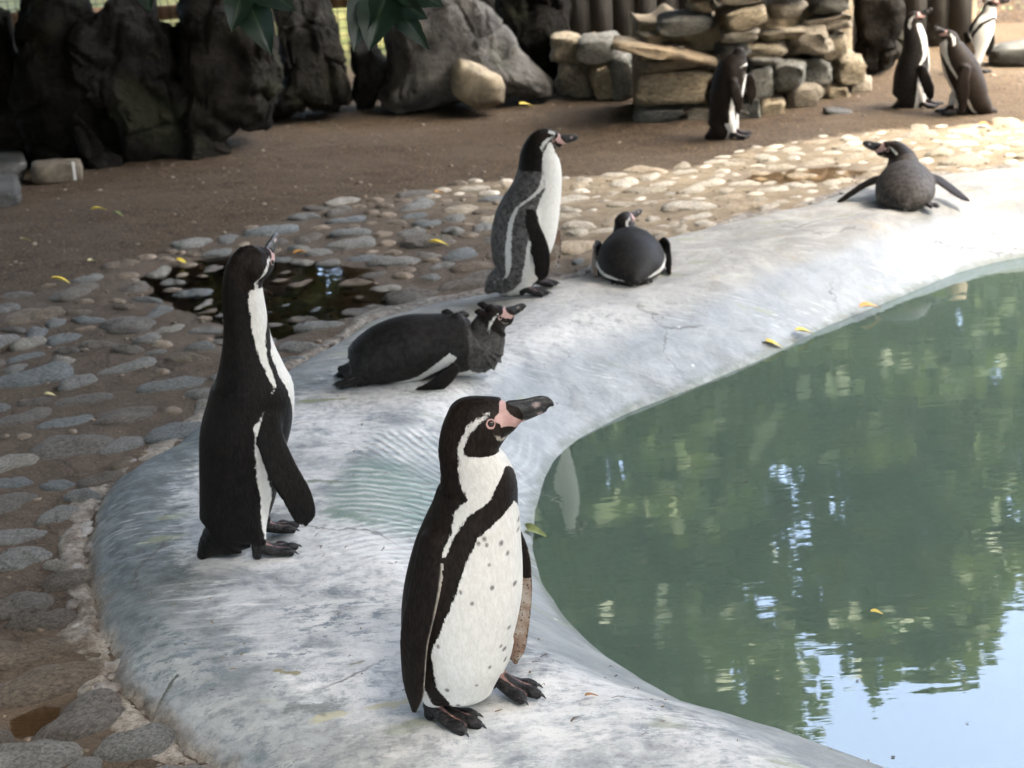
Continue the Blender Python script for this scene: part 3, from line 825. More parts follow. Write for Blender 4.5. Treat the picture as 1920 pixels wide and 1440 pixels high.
def ground_z(x, y, det=True):
    x = np.atleast_1d(np.asarray(x, float)); y = np.atleast_1d(np.asarray(y, float))
    p = np.column_stack([x, y, np.zeros(len(x))])
    z = fbm(p, .9, 2) * 0.012
    if det:
        z = z + fbm(p, 7.0, 3) * 0.006
    z = z - 0.018 * pit(x, y)
    far = np.clip((y - 9.6) / 6, 0, 1)
    return z + far * 0.25


def axis(lo, a, b, hi, st):
    mid = np.arange(a, b + 1e-6, st)
    g = st
    left, x = [], a
    while x > lo:
        g *= 1.25; x -= g; left.append(x)
    g = st; right, x = [], b
    while x < hi:
        g *= 1.25; x += g; right.append(x)
    return np.concatenate([left[::-1], mid, right])


gx = axis(-300, -3.2, 3.4, 300, .035)
gy = axis(-300, 1.7, 10.0, 400, .035)
X, Y = np.meshgrid(gx, gy, indexing='ij')
gxf, gyf = X.ravel(), Y.ravel()
inside = sd_area(gxf, gyf, [tuple(p) for p in RO])
near = (gxf > -3.4) & (gxf < 3.6) & (gyf > 1.5) & (gyf < 10.3)
gz = np.zeros(len(gxf))
gz[near] = ground_z(gxf[near], gyf[near])
gz[~near] = ground_z(gxf[~near], gyf[~near], False)
sandd = -sd_area(gxf, gyf, SAND_EDGE + [(12, 7), (12, -12), (-12, -12), (-12, 3)])
mud = np.clip(.5 - sandd / .35, 0, 1)
nx, ny = len(gx), len(gy)
I = np.arange(nx * ny).reshape(nx, ny)
gq = np.stack([I[:-1, :-1].ravel(), I[1:, :-1].ravel(), I[1:, 1:].ravel(), I[:-1, 1:].ravel()], 1)
hole = inside > .07
gq = gq[~hole[gq].all(1)]
sink = np.clip(inside / .07, 0, 1)
gz = gz - sink * .05


def ground_material():
    k = NT("sand_and_mud")
    n1 = k.noise(1.6, 5, .6); n2 = k.noise(11, 6, .7); n3 = k.noise(75, 4, .75); n4 = k.noise(190, 3, .7)
    sand = k.mix(k.ramp(n2, .3, .7), (.024, .0145, .0075), (.050, .032, .0175))
    sand = k.mix(k.ramp(n3, .46, .60, 0, .75), sand, (.125, .085, .05))
    sand = k.mix(k.ramp(n3, .48, .36, 0, .7), sand, (.022, .015, .010))
    sand = k.mix(k.math('MULTIPLY', k.ramp(k.voronoi(60), .03, .16, 1, 0), k.ramp(k.noise(22), .42, .6)), sand, (.17, .135, .10))
    mud = k.mix(k.ramp(n2, .3, .68), (.052, .038, .028), (.105, .081, .061))
    mud = k.mix(k.ramp(n3, .45, .72, 0, .45), mud, (.22, .18, .135))
    ckm = k.ramp(k.voronoi(5.5, vec=k.mix(.12, k.coord(), k.noise(7, 4, .7)), feature='DISTANCE_TO_EDGE'), .0, .022, 1, 0)
    mud = k.mix(k.math('MULTIPLY', ckm, k.ramp(k.noise(3), .42, .56, 0, .85)), mud, (.018, .013, .010))
    mud = k.mix(k.ramp(k.noise(34, 5, .8), .62, .72, 0, .4), mud, (.22, .20, .17))
    m = k.ramp(k.math('ADD', k.attr('mud'), k.math('MULTIPLY', k.math('SUBTRACT', n2, .5), .8)), .35, .65)
    mud = k.mix(k.math('MULTIPLY', k.attr('sunlit_tone'), .85), mud, k.mix(k.ramp(n2, .3, .7), (.19, .145, .095), (.33, .265, .18)))  # mud painted lighter where sunlight falls on the far band
    base = k.mix(m, sand, mud)
    base = k.mix(k.ramp(n1, .35, .65, 0, .35), base, (.10, .078, .055))
    wet = k.attr('wet')
    base = k.mix(k.math('MULTIPLY', wet, .55), base, (.115, .082, .055))
    grass = k.attr('grass')
    gcol = k.mix(k.ramp(k.noise(2.5, 5), .35, .65), (.06, .075, .016), (.13, .12, .04))
    base = k.mix(grass, base, gcol)
    h = k.math('ADD', k.math('MULTIPLY', n3, .7), k.math('MULTIPLY', n2, .9))
    h = k.math('ADD', h, k.math('MULTIPLY', n4, .3))
    rough = k.ramp(wet, 0, 1, .95, .35)
    k.bsdf(base, rough, k.bump(h, .9, .012), Specular_IOR_Level=.25)
    return k.m


wetv = np.zeros(len(gxf))
wetv[near] = np.clip(sum(np.clip((sd_area(gxf[near], gyf[near], p) + .16) / .18, 0, 1) for p in PUDDLES), 0, 1)
grassv = np.clip((gyf - 10.6 + .12 * gxf) / 1.0, 0, 1) * np.clip((2.0 - gxf) / .6, 0, 1)
GV = np.column_stack([gxf, gyf, gz])
ground = mesh_obj("ground", GV, gq, ground_material(), attrs={'mud': mud, 'sunlit_tone': np.clip(((gxf - .1) * .8 + (gyf - 5.9) * .35) / .5 + .4, 0, 1), 'wet': wetv, 'grass': grassv})
tag(ground, kind='structure')


def puddle_material():
    k = NT("puddle_water")
    h = k.noise(14, 2, .5)
    nb = k.bump(h, .04, .01)
    g = k.n("BsdfGlossy"); g.inputs['Roughness'].default_value = .02; k.put(g.inputs['Normal'], nb)
    t = k.n("BsdfTransparent"); t.inputs[0].default_value = (.92, .84, .74, 1)
    fr = k.n("Fresnel"); fr.inputs[0].default_value = 1.33; k.put(fr.inputs[1], nb)
    mx = k.n("MixShader")
    k.put(mx.inputs[0], fr.outputs[0]); k.put(mx.inputs[1], t.outputs[0]); k.put(mx.inputs[2], g.outputs[0])
    k.put(k.out.inputs[0], mx.outputs[0])
    return k.m


pm = puddle_material()
for p in PUDDLES:
    q = np.array(p); c = q.mean(0)
    q = smooth_loop(np.repeat(q, 4, 0), 4)
    q = c + (q - c) * 1.12
    bm = bmesh.new()
    bm.faces.new([bm.verts.new((x, y, -.009)) for x, y in q])
    bm.normal_update()
    if bm.faces[:][0].normal.z < 0:
        bmesh.ops.reverse_faces(bm, faces=bm.faces[:])
    me = bpy.data.meshes.new("puddle"); bm.to_mesh(me); bm.free(); me.materials.append(pm)
    o = bpy.data.objects.new("puddle", me); COL.objects.link(o); tag(o, kind='structure')


# pool water: a closed body of green water, floor below it
def water_material():
    k = NT("pool_water")
    w1 = k.noise(1, 3, .5, vec=k.mapping((5, 26, 1), (0, 0, -.15)))
    w2 = k.noise(1, 3, .55, vec=k.mapping((2.0, 5.5, 1), (0, 0, .1)))
    h = k.math('ADD', k.math('MULTIPLY', w1, .25), w2)
    nb = k.bump(h, .038, .02)
    g = k.n("BsdfGlossy"); g.inputs['Roughness'].default_value = .0; k.put(g.inputs['Normal'], nb)
    t = k.n("BsdfTransparent"); t.inputs[0].default_value = (.97, .99, .98, 1)
    d = k.n("BsdfDiffuse")
    k.put(d.inputs[0], k.mix(k.ramp(k.noise(1.1, 4, .6), .35, .65), (.10, .145, .118), (.115, .165, .122)))
    body = k.n("MixShader"); body.inputs[0].default_value = .72
    k.put(body.inputs[1], t.outputs[0]); k.put(body.inputs[2], d.outputs[0])
    fr = k.n("Fresnel"); fr.inputs[0].default_value = 2.0; k.put(fr.inputs[1], nb)
    mx = k.n("MixShader")
    k.put(mx.inputs[0], fr.outputs[0]); k.put(mx.inputs[1], body.outputs[0]); k.put(mx.inputs[2], g.outputs[0])
    k.put(k.out.inputs[0], mx.outputs[0])
    va = k.n("VolumeAbsorption"); va.inputs[0].default_value = (.45, .74, .60, 1); va.inputs[1].default_value = 6.0
    k.put(k.out.inputs[1], va.outputs[0])
    return k.m


def clear_side():
    k = NT("water_side")
    t = k.n("BsdfTransparent")
    k.put(k.out.inputs[0], t.outputs[0])
    va = k.n("VolumeAbsorption"); va.inputs[0].default_value = (.45, .74, .60, 1); va.inputs[1].default_value = 6.0
    k.put(k.out.inputs[1], va.outputs[0])
    return k.m


edge = RI - dirs * .03
bm = bmesh.new()
tv = [bm.verts.new((x, y, WATER_Z)) for x, y in edge]
bv = [bm.verts.new((x, y, -1.0)) for x, y in edge]
ft = bm.faces.new(tv); fb = bm.faces.new(bv[::-1])
for i in range(NU):
    j = (i + 1) % NU
    f = bm.faces.new((tv[j], tv[i], bv[i], bv[j])); f.material_index = 1
fb.material_index = 1
bmesh.ops.recalc_face_normals(bm, faces=bm.faces[:])
bmesh.ops.triangulate(bm, faces=[ft, fb])
me = bpy.data.meshes.new("water"); bm.to_mesh(me); bm.free()
me.materials.append(water_material()); me.materials.append(clear_side())
water = bpy.data.objects.new("water", me); COL.objects.link(water); tag(water, kind='structure')
fl = RI + dirs * .5
bm = bmesh.new()
f = bm.faces.new([bm.verts.new((x, y, -.64)) for x, y in fl]); bm.normal_update()
if f.normal.z < 0:
    bmesh.ops.reverse_faces(bm, faces=bm.faces[:])
bmesh.ops.triangulate(bm, faces=bm.faces[:])
me = bpy.data.meshes.new("pool_floor"); bm.to_mesh(me); bm.free()
k = NT("pool_floor_paint"); k.bsdf(k.mix(k.ramp(k.noise(2), .3, .7), (.17, .25, .21), (.23, .31, .26)), .9)
me.materials.append(k.m)
o = bpy.data.objects.new("pool_floor", me); COL.objects.link(o); tag(o, kind='structure')


def surface_z(x, y):
    h = RIM_BVH.ray_cast(Vector((x, y, 2)), Vector((0, 0, -1)))
    zr = h[0].z if h[0] is not None else -9
    return max(zr, float(ground_z(x, y)[0]) if sd_area(np.array([x]), np.array([y]), [tuple(p) for p in RO])[0] < .05 else -9)


# ------------------------------------------------------------------ stones
def stone_material(name, cols, scale=1.0, moss=0.0, fleck=.3, spec=.3, bumps=(.6, .012)):
    k = NT(name)
    oi = k.n("ObjectInfo")
    rnd = oi.outputs['Random']
    off = k.n("CombineXYZ"); k.put(off.inputs[0], k.math('MULTIPLY', rnd, 37.0)); k.put(off.inputs[1], k.math('MULTIPLY', rnd, 11.0))
    va = k.n("VectorMath", operation='ADD'); k.put(va.inputs[0], k.coord()); k.put(va.inputs[1], off.outputs[0])
    v = va.outputs[0]
    cr = k.n("ValToRGB"); cr.color_ramp.interpolation = 'CONSTANT'
    el = cr.color_ramp.elements
    el[0].position = 0; el[0].color = (*cols[0], 1)
    el[1].position = 1 / len(cols); el[1].color = (*cols[1], 1)
    for i, c in enumerate(cols[2:], 2):
        e = el.new(i / len(cols)); e.color = (*c, 1)
    k.put(cr.inputs[0], rnd)
    n1 = k.noise(4 * scale, 6, .65, vec=v, dist=.6); n2 = k.noise(26 * scale, 6, .72, vec=v); n3 = k.noise(110 * scale, 4, .7, vec=v)
    base = k.mix(1.0, cr.outputs[0], k.mix(k.ramp(n1, .28, .72), (.45, .45, .46), (1.42, 1.40, 1.36)), 'MULTIPLY')
    base = k.mix(k.ramp(n2, .52, .72, 0, .55), base, k.mix(1.0, base, (1.75, 1.75, 1.75), 'MULTIPLY'))
    base = k.mix(k.ramp(n2, .46, .3, 0, .6), base, k.mix(1.0, base, (.45, .44, .43), 'MULTIPLY'))
    base = k.mix(k.ramp(n3, .56, .74, 0, fleck), base, (.55, .55, .53))
    vein = k.ramp(k.noise(1, 4, .6, vec=k.mapping((3 * scale, 3 * scale, 22 * scale), (.5, .4, .2), vec=v)), .62, .70, 0, fleck * .7)
    base = k.mix(vein, base, (.50, .50, .48))
    if moss:
        base = k.mix(k.ramp(k.noise(3 * scale, 5, .6, vec=v), .56, .7, 0, moss), base, (.085, .095, .045))
    h = k.math('ADD', k.math('MULTIPLY', n2, .8), k.math('MULTIPLY', n3, .35))
    h = k.math('ADD', h, n1)
    k.bsdf(base, .78, k.bump(h, bumps[0], bumps[1] / scale), Specular_IOR_Level=spec)
    return k.m


COBBLE_MAT = stone_material("cobble_stone", [(.19, .196, .19), (.24, .237, .222), (.155, .138, .118), (.30, .285, .252), (.18, .145, .11), (.225, .225, .214), (.17, .158, .142), (.18, .197, .202)], 2.2, .2, .3, .3, (1.0, .022))
PALE_MAT = stone_material("sunlit_cobble_stone", [(.34, .30, .235), (.39, .35, .285), (.29, .25, .19), (.42, .38, .315), (.35, .285, .205)], 2.2, 0, .3, .3, (.8, .015))  # lighter copy of the cobbles, sunlight on the far band painted in
cob_bases, pale_bases = [], []
for i in range(14):
    v, f = ICO[4]
    r = np.random.default_rng(100 + i)
    ph = r.uniform(0, 6.28, 3)
    th = np.arctan2(v[:, 1], v[:, 0])
    out = 1 + .13 * np.cos(2 * th + ph[0]) + .09 * np.cos(3 * th + ph[1]) + .05 * np.cos(5 * th + ph[2])
    p = v * out[:, None]
    p = np.sign(p) * np.abs(p) ** .88
    p[:, 2] = np.where(p[:, 2] > 0, np.abs(p[:, 2]) ** .9, p[:, 2])
    p += v * (fbm(v + i * 9.1, 1.7, 4) * .13)[:, None]
    me = bpy.data.meshes.new("cobble")
    mo = mesh_obj("cobble", p, f, COBBLE_MAT)
    cob_bases.append(mo.data)
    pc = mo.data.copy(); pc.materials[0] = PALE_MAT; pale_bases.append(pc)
    bpy.data.objects.remove(mo)
pav = bpy.data.objects.new("cobbled_pavement", None)
COL.objects.link(pav); tag(pav, kind='structure')
placed = []
BIG = [((-0.83, 2.40), .098, .062, .55), ((-0.71, 2.30), .068, .05, .3), ((-0.935, 2.545), .105, .062, .25), ((-1.02, 2.665), .105, .06, .1), ((-1.10, 2.88), .085, .055, .2), ((-0.90, 2.285), .085, .06, .1), ((-1.02, 2.80), .07, .045, .3), ((-1.16, 3.13), .072, .06, 0), ((-1.35, 3.72), .075, .06, .4), ((-1.21, 3.80), .112, .085, .35), ((-1.07, 3.80), .062, .05, .6), ((-1.42, 4.08), .08, .06, .2), ((-1.13, 4.05), .112, .075, .15), ((-1.27, 4.02), .085, .055, .5), ((-1.02, 4.30), .105, .07, .2), ((-1.21, 4.50), .098, .055, .5), ((-1.28, 4.22), .09, .06, .1), ((-.985, 2.36), .034, .03, .2), ((-0.62, 2.185), .06, .04, .3), ((-1.13, 3.36), .06, .04, 1.2), ((-1.20, 3.25), .07, .05, .3), ((-1.28, 3.45), .07, .05, .3), ((-.86, 4.35), .06, .04, .5), ((-.78, 4.5), .05, .035, .9), ((-.62, 4.80), .085, .05, .4), ((-.50, 4.98), .085, .06, .3), ((-.34, 5.10), .11, .07, .4), ((-.13, 5.22), .12, .075, .3)]
cobs = []
for (x, y), a, b, rz in BIG:
    cobs.append((x, y, a, b, rz)); placed.append((x, y, max(a, b) * .9))
edge_poly = SAND_EDGE + [(12, 7), (12, -12), (-12, -12), (-12, 3)]
RO_l = [tuple(p) for p in RO]
cand = rng.uniform((-3.6, 2.0), (3.2, 8.0), (42000, 2))
ins_s = sd_area(cand[:, 0], cand[:, 1], edge_poly)
ins_r = sd_area(cand[:, 0], cand[:, 1], RO_l)
inp = np.max([sd_area(cand[:, 0], cand[:, 1], p) for p in PUDDLES], 0)
view = (np.abs(cand[:, 0] + .02 - 0) < .40 * cand[:, 1] + .25)
for i in np.argsort(rng.random(len(cand))):
    x, y = cand[i]
    if not view[i] or ins_r[i] > -.03:
        continue
    fadeout = np.clip((ins_s[i] + .05) / .25, 0, 1)
    if ins_s[i] < -.06 or rng.random() > .15 + .85 * fadeout:
        continue
    if inp[i] > -.02 and rng.random() < .30:
        continue
    a = float(np.clip(rng.lognormal(math.log(.070), .33), .035, .12)) * (1.0 if y > 3.3 else 1.15)
    if inp[i] > 0:
        a *= .8
    if -ins_r[i] < a * .55:
        continue
    b = a * rng.uniform(.55, .85)
    rr = (a + b) / 2
    if len(placed) and min((x - q[0]) ** 2 + (y - q[1]) ** 2 - ((.97 if x > .1 and y > 5.2 else 1.08) * (rr + q[2])) ** 2 for q in placed) < 0:
        continue
    placed.append((x, y, rr)); cobs.append((x, y, a, b, rng.uniform(-.6, .6) + rng.choice([0, 0, 0, 1.2])))
# the largest in view as parts, the remainder as one joined part
cobs.sort(key=lambda c: -c[2] / (c[1] + .3))
gzc = ground_z([c[0] for c in cobs], [c[1] for c in cobs])
restv, restf, nb, rmi = [], [], 0, []
for i, (x, y, a, b, rz) in enumerate(cobs):
    hgt = rng.uniform(.24, .38) * b + .009 + (.016 if y < 3.2 else 0)
    lift = rng.uniform(-.62, -.15) * hgt - (.006 if (x > .1 and y > 5.2) else 0)
    if i < 300:
        sunlit_tone = (x - .1) * .8 + (y - 5.9) * .35 + rng.normal(0, .12) > .05 and y > 5.0
        o = bpy.data.objects.new("cobble", (pale_bases if sunlit_tone else cob_bases)[int(rng.integers(14))])
        COL.objects.link(o); o.parent = pav
        o.location = (x, y, gzc[i] + lift)
        o.rotation_euler = (rng.uniform(-.12, .12), rng.uniform(-.12, .12), rz + (math.pi if rng.random() < .5 else 0))
        o.scale = (a, b, hgt)
    else:
        v, f = ICO[3]
        c, s = math.cos(rz), math.sin(rz)
        p = v * (a, b, hgt) + v * (fbm(v + i, 1.6, 3) * .1 * b)[:, None]
        p = np.column_stack([p[:, 0] * c - p[:, 1] * s + x, p[:, 0] * s + p[:, 1] * c + y, p[:, 2] + gzc[i] + lift])
        restv.append(p); restf.append(f + nb); nb += len(v)
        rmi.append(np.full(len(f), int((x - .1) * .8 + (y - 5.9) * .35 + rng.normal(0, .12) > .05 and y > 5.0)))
if restv:
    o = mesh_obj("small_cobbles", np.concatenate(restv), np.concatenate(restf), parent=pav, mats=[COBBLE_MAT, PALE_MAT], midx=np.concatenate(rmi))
    tag(o, kind='stuff')
print("cobbles", len(cobs))

# crumbled mortar where the concrete meets the cobbles, loose pebbles on mud and sand
def scatter(name, pts, sizes, mat, zf, sub=2, flat=.6):
    vs, fs, n = [], [], 0
    v, f = ICO[sub]
    for i, ((x, y), s) in enumerate(zip(pts, sizes)):
        q = v * (1 + .25 * np.sin(v[:, ::-1] * 3 + i)) * s * (rng.uniform(.7, 1.3), rng.uniform(.7, 1.3), flat)
        r = rng.uniform(0, 6.28); c, sn = math.cos(r), math.sin(r)
        vs.append(np.column_stack([q[:, 0] * c - q[:, 1] * sn + x, q[:, 0] * sn + q[:, 1] * c + y, q[:, 2] + zf[i]]))
        fs.append(f + n); n += len(v)
    o = mesh_obj(name, np.concatenate(vs), np.concatenate(fs), mat, smooth=False)
    tag(o, kind='stuff')
    return o


GRIT = stone_material("grit_stone", [(.16, .13, .10), (.12, .095, .07), (.21, .185, .155)], 8)
pts = rng.uniform((-3.2, 1.9), (3.2, 9.6), (3600, 2))
ok = (sd_area(pts[:, 0], pts[:, 1], RO_l) < -.02) & (np.abs(pts[:, 0]) < .4 * pts[:, 1] + .2)
pts = pts[ok]
scatter("pebbles", pts, np.clip(rng.lognormal(math.log(.006), .5, len(pts)), .003, .018), GRIT, ground_z(pts[:, 0], pts[:, 1]), 1)
k = NT("crumbled_mortar")
k.bsdf(k.mix(k.ramp(k.noise(14, 5, .7), .35, .65), (.12, .10, .085), (.27, .26, .245)), .9, k.bump(k.noise(60, 5, .7), .7, .01))
mp, ms = [], []
for i in range(0, 200):
    for _ in range(1):
        j = (i + rng.random()) % NU
        i0 = int(j); t = j - i0
        b = RO[i0] * (1 - t) + RO[(i0 + 1) % NU] * t
        dv = nrm(RO[i0] - RI[i0])
        off = abs(rng.normal(0, .05)) - .015
        mp.append(tuple(b + dv * off)); ms.append(float(np.clip(rng.lognormal(math.log(.009), .6), .003, .024) * (1 - min(off, .1) * 4)))
mp = np.array(mp)
scatter("mortar_rubble", mp, ms, k.m, [surface_z(x, y) - .002 for x, y in mp], 2, .32)


# ------------------------------------------------------------------ boulders, blocks and the dry stone wall
BOULDER_MATS = {}


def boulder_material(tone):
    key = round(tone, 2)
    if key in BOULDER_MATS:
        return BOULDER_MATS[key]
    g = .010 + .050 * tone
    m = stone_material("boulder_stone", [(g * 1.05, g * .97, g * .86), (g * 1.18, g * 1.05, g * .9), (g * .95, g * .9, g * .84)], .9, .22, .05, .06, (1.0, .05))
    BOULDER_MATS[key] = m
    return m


def radial_rock(poly, thick, seed, sub=5, rough=.05, box=.55, cracks=1.0):
    """A solid rock: outline radii by direction, swelling front and back, broken by facets and cracks."""
    v, f = ICO[sub]
    P = np.array(poly)
    th = np.arctan2(v[:, 2], v[:, 0])
    tt = np.linspace(-math.pi, math.pi, 361)
    rad = np.empty(361)
    for i, a in enumerate(tt):
        d = np.array([math.cos(a), math.sin(a)])
        best = 0.02
        for j in range(len(P)):
            p, q = P[j], P[(j + 1) % len(P)]
            e = q - p
            den = d[0] * e[1] - d[1] * e[0]
            if abs(den) < 1e-9:
                continue
            t = (p[0] * e[1] - p[1] * e[0]) / den
            s = (p[0] * d[1] - p[1] * d[0]) / den
            if t > 0 and -1e-6 <= s <= 1 + 1e-6:
                best = max(best, t)
        rad[i] = best
    r = np.interp(th, tt, rad)
    rho = np.sqrt(v[:, 0] ** 2 + v[:, 2] ** 2)
    k = np.clip(rho, 0, 1) ** box
    cr_ = np.random.default_rng(seed * 13 + 5)
    cutn = nrm(cr_.normal(size=(16, 3)) * (1, 1.1, .8) + (0, -.5, 0))
    cutd = cr_.uniform(.62, .93, 16)
    vq = v.copy()
    for cn, cd in zip(cutn, cutd):
        ov = np.maximum(vq @ cn - cd, 0)
        vq = vq - ov[:, None] * cn * .92
    shr = np.clip(np.linalg.norm(vq, axis=1), .4, 1)
    y = np.sign(vq[:, 1]) * np.abs(vq[:, 1]) ** .75 * thick
    inpl = (1 - (1 - shr) * .75 * cracks ** .5)
    p = np.column_stack([np.cos(th) * r * k * inpl, y, np.sin(th) * r * k * inpl])
    off = np.array([seed * 3.7, seed * 1.3, 0])
    size = rad.mean()
    nn = nrm(np.column_stack([v[:, 0] / size, v[:, 1] / thick, v[:, 2] / size]))
    n1 = fbm(p + off, 2.2, 3)
    n2 = fbm(p + off + 7, 6.5, 4)
    cell = np.array([mnoise.voronoi(Vector(q + off) * 3.2)[0] for q in p])
    crack = np.clip((cell[:, 1] - cell[:, 0]) / .10, 0, 1)
    facet = cell[:, 0]
    if sub >= 6:
        n3 = fbm(p + off + 3, 15.0, 4)
        rid = 1 - np.abs(fbm(p * (1, 1, .55) + off + 11, 3.0, 4)) * 3.2
        n2 = n2 + .55 * n3 - .8 * np.clip(rid, 0, 1) ** 3
    dsp = n1 * .07 + n2 * .028 - (1 - crack) ** 2 * .045 * cracks - facet * .05 + .02
    return p + nn * (dsp * min(1, size / .3))[:, None] * (rough / .05), f


BOULDER_GROUP = None
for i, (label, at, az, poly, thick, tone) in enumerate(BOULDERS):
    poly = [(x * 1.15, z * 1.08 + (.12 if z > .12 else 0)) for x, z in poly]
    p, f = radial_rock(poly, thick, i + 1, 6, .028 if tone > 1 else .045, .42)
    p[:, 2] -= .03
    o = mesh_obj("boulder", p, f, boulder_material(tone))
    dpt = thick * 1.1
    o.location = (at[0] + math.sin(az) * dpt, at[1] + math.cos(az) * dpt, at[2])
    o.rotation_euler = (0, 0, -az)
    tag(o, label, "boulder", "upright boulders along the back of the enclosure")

BLOCK_COL = [(.20, .165, .115), (.055, .055, .052), (.12, .085, .06), (.14, .118, .09)]
for i, (label, at, az, poly, thick, col) in enumerate(BLOCKS):
    c = BLOCK_COL[col]
    m = stone_material("block_stone", [c, tuple(q * 1.08 for q in c), tuple(q * .94 for q in c)], 1.3, .08)
    p, f = radial_rock(poly, thick, i + 31, 4, .018, .30, .5)
    p[:, 2] -= .012
    o = mesh_obj("stone_block", p, f, m)
    dpt = thick * .85
    o.location = (at[0] + math.sin(az) * dpt, at[1] + math.cos(az) * dpt, at[2])
    o.rotation_euler = (0, 0, -az)
    tag(o, label, "stone")

# a strip of white paint on the kerb block
ker = [o for o in COL.objects if o.get('label', '').startswith('pale rectangular kerb')][0]
k = NT("white_paint"); k.bsdf((.62, .62, .60), .7)
paint = mesh_obj("paint_stroke", [(-.007, 0, -.045), (.007, 0, -.045), (.009, 0, .05), (-.005, 0, .05)], np.array([[0, 1, 2, 3]]), k.m, parent=ker)
paint.location = (.075, -.128, .0)

WALL_MAT = stone_material("wall_stone", [(.33, .275, .195), (.25, .235, .205), (.38, .31, .21), (.22, .215, .19), (.30, .255, .195), (.36, .315, .25)], 1.6, .12, .3, .2, (.9, .03))
wall = empty("dry_stone_wall", (1.4, 8.4, 0), 0, "rough stone wall of stacked tan and grey blocks behind the preening penguin", "wall")
WALL_BASES = []
for i in range(9):
    r = np.random.default_rng(40 + i)
    w, h = 1, 1
    c = [(-1, -.75), (-.8, -1), (.75, -1), (1, -.7), (1, .72), (.75, 1), (-.7, 1), (-1, .75)]
    poly = [(x * r.uniform(.82, 1.05), y * r.uniform(.82, 1.05)) for x, y in c]
    p, f = radial_rock(poly, 1, i + 61, 4, .07, .2, 1.3)
    p = np.clip(p, -1.15, 1.15)
    mo = mesh_obj("stone", p, f, WALL_MAT)
    WALL_BASES.append(mo.data); bpy.data.objects.remove(mo)
wrng = np.random.default_rng(5)
for i, (c, w, h) in enumerate(WALL_STONES):
    o = bpy.data.objects.new("stone", WALL_BASES[i % 9]); COL.objects.link(o); o.parent = wall
    dep = .17
    az = math.atan2(c[0], c[1])
    o.location = (c[0] + math.sin(az) * dep - 1.4, c[1] + math.cos(az) * dep - 8.4 + wrng.uniform(-.02, .03), c[2])
    o.rotation_euler = (wrng.uniform(-.05, .05), wrng.uniform(-.10, .10), -az * .3 + wrng.uniform(-.18, .18))
    o.scale = (w / 2 * 1.19, dep * 1.05, h / 2 * 1.2)
# tan mortar core behind the face stones
k = NT("tan_mortar")
k.bsdf(k.mix(k.ramp(k.noise(7, 6, .7), .3, .7), (.12, .09, .055), (.34, .27, .17)), .95, k.bump(k.noise(16, 6, .75), 1, .04))


def core(x0, x1, y0, y1, top):
    n = 40; m = 16
    V = []
    for j in range(m):
        for i in range(n):
            t = i / (n - 1); z = -.05 + top * j / (m - 1)
            V.append((x0 + (x1 - x0) * t, y0 + (y1 - y0) * t + .03 * z, z))
    V = np.array(V)
    V[:, 1] += fbm(V, 5, 4) * .06
    V[:, 2] += (V[:, 2] > top * .6) * fbm(V * (1, 1, 0), 4, 3) * .10
    B = V + (0, .6, 0)
    F = []
    for j in range(m - 1):
        for i in range(n - 1):
            a = j * n + i
            F.append((a, a + 1, a + 1 + n, a + n))
    F2 = [tuple(x + n * m for x in q[::-1]) for q in F]
    S = [(j * n, (j + 1) * n, (j + 1) * n + n * m, j * n + n * m) for j in range(m - 1)]
    S += [(j * n + n - 1, j * n + n - 1 + n * m, (j + 1) * n + n - 1 + n * m, (j + 1) * n + n - 1) for j in range(m - 1)]
    S += [((m - 1) * n + i, (m - 1) * n + i + 1, (m - 1) * n + i + 1 + n * m, (m - 1) * n + i + n * m) for i in range(n - 1)]
    return V, B, F, F2, S


for (a, b, c, d, e) in ((.84, 1.38, 8.36, 8.30, .60), (1.38, 2.16, 8.30, 9.00, .60), (.44, .84, 9.62, 9.26, .34)):
    V, B, F, F2, S = core(a, b, c, d, e)
    o = mesh_obj("mortar_core", np.concatenate([V, B]) - (1.4, 8.4, 0), np.array(F + F2 + S), k.m, parent=wall)
# the long ledge slab that juts out of the wall
sl = np.array([(.66, 8.50, .47), (.94, 8.47, .425), (1.24, 8.42, .35), (1.26, 8.42, .29), (.95, 8.47, .36), (.665, 8.50, .42)])
poly = [(q[0] - .96, q[2] - .385) for q in sl]
p, f = radial_rock(poly, .28, 91, 4, .02, .25, .4)
o = mesh_obj("ledge_slab", p, f, stone_material("ledge_stone", [(.27, .20, .13), (.30, .23, .15)], 1.4, .1), parent=wall)
o.location = (.96 - 1.4, 8.20 - 8.4 + .05, .385); o.rotation_euler = (0, 0, -.1)

# ------------------------------------------------------------------ fence and posts beyond the boulders
def wood_material(name, a, b):
    k = NT(name)
    g = k.noise(1, 5, .65, vec=k.mapping((30, 30, 2.2)), dist=.4)
    k.bsdf(k.mix(k.ramp(g, .3, .7), a, b), .8, k.bump(g, .5, .01))
    return k.m


def post_mesh(r, h, seed, n=14, m=10):
    V = []
    for j in range(m):
        for i in range(n):
            a = 2 * math.pi * i / n
            V.append((math.cos(a) * r, math.sin(a) * r, h * j / (m - 1)))
    V = np.array(V); V[:, :2] *= (1 + .12 * fbm(V + seed, 3, 3))[:, None]
    F = [(j * n + i, j * n + (i + 1) % n, (j + 1) * n + (i + 1) % n, (j + 1) * n + i) for j in range(m - 1) for i in range(n)]
    F.append(tuple(range((m - 1) * n, m * n)))
    return V, F


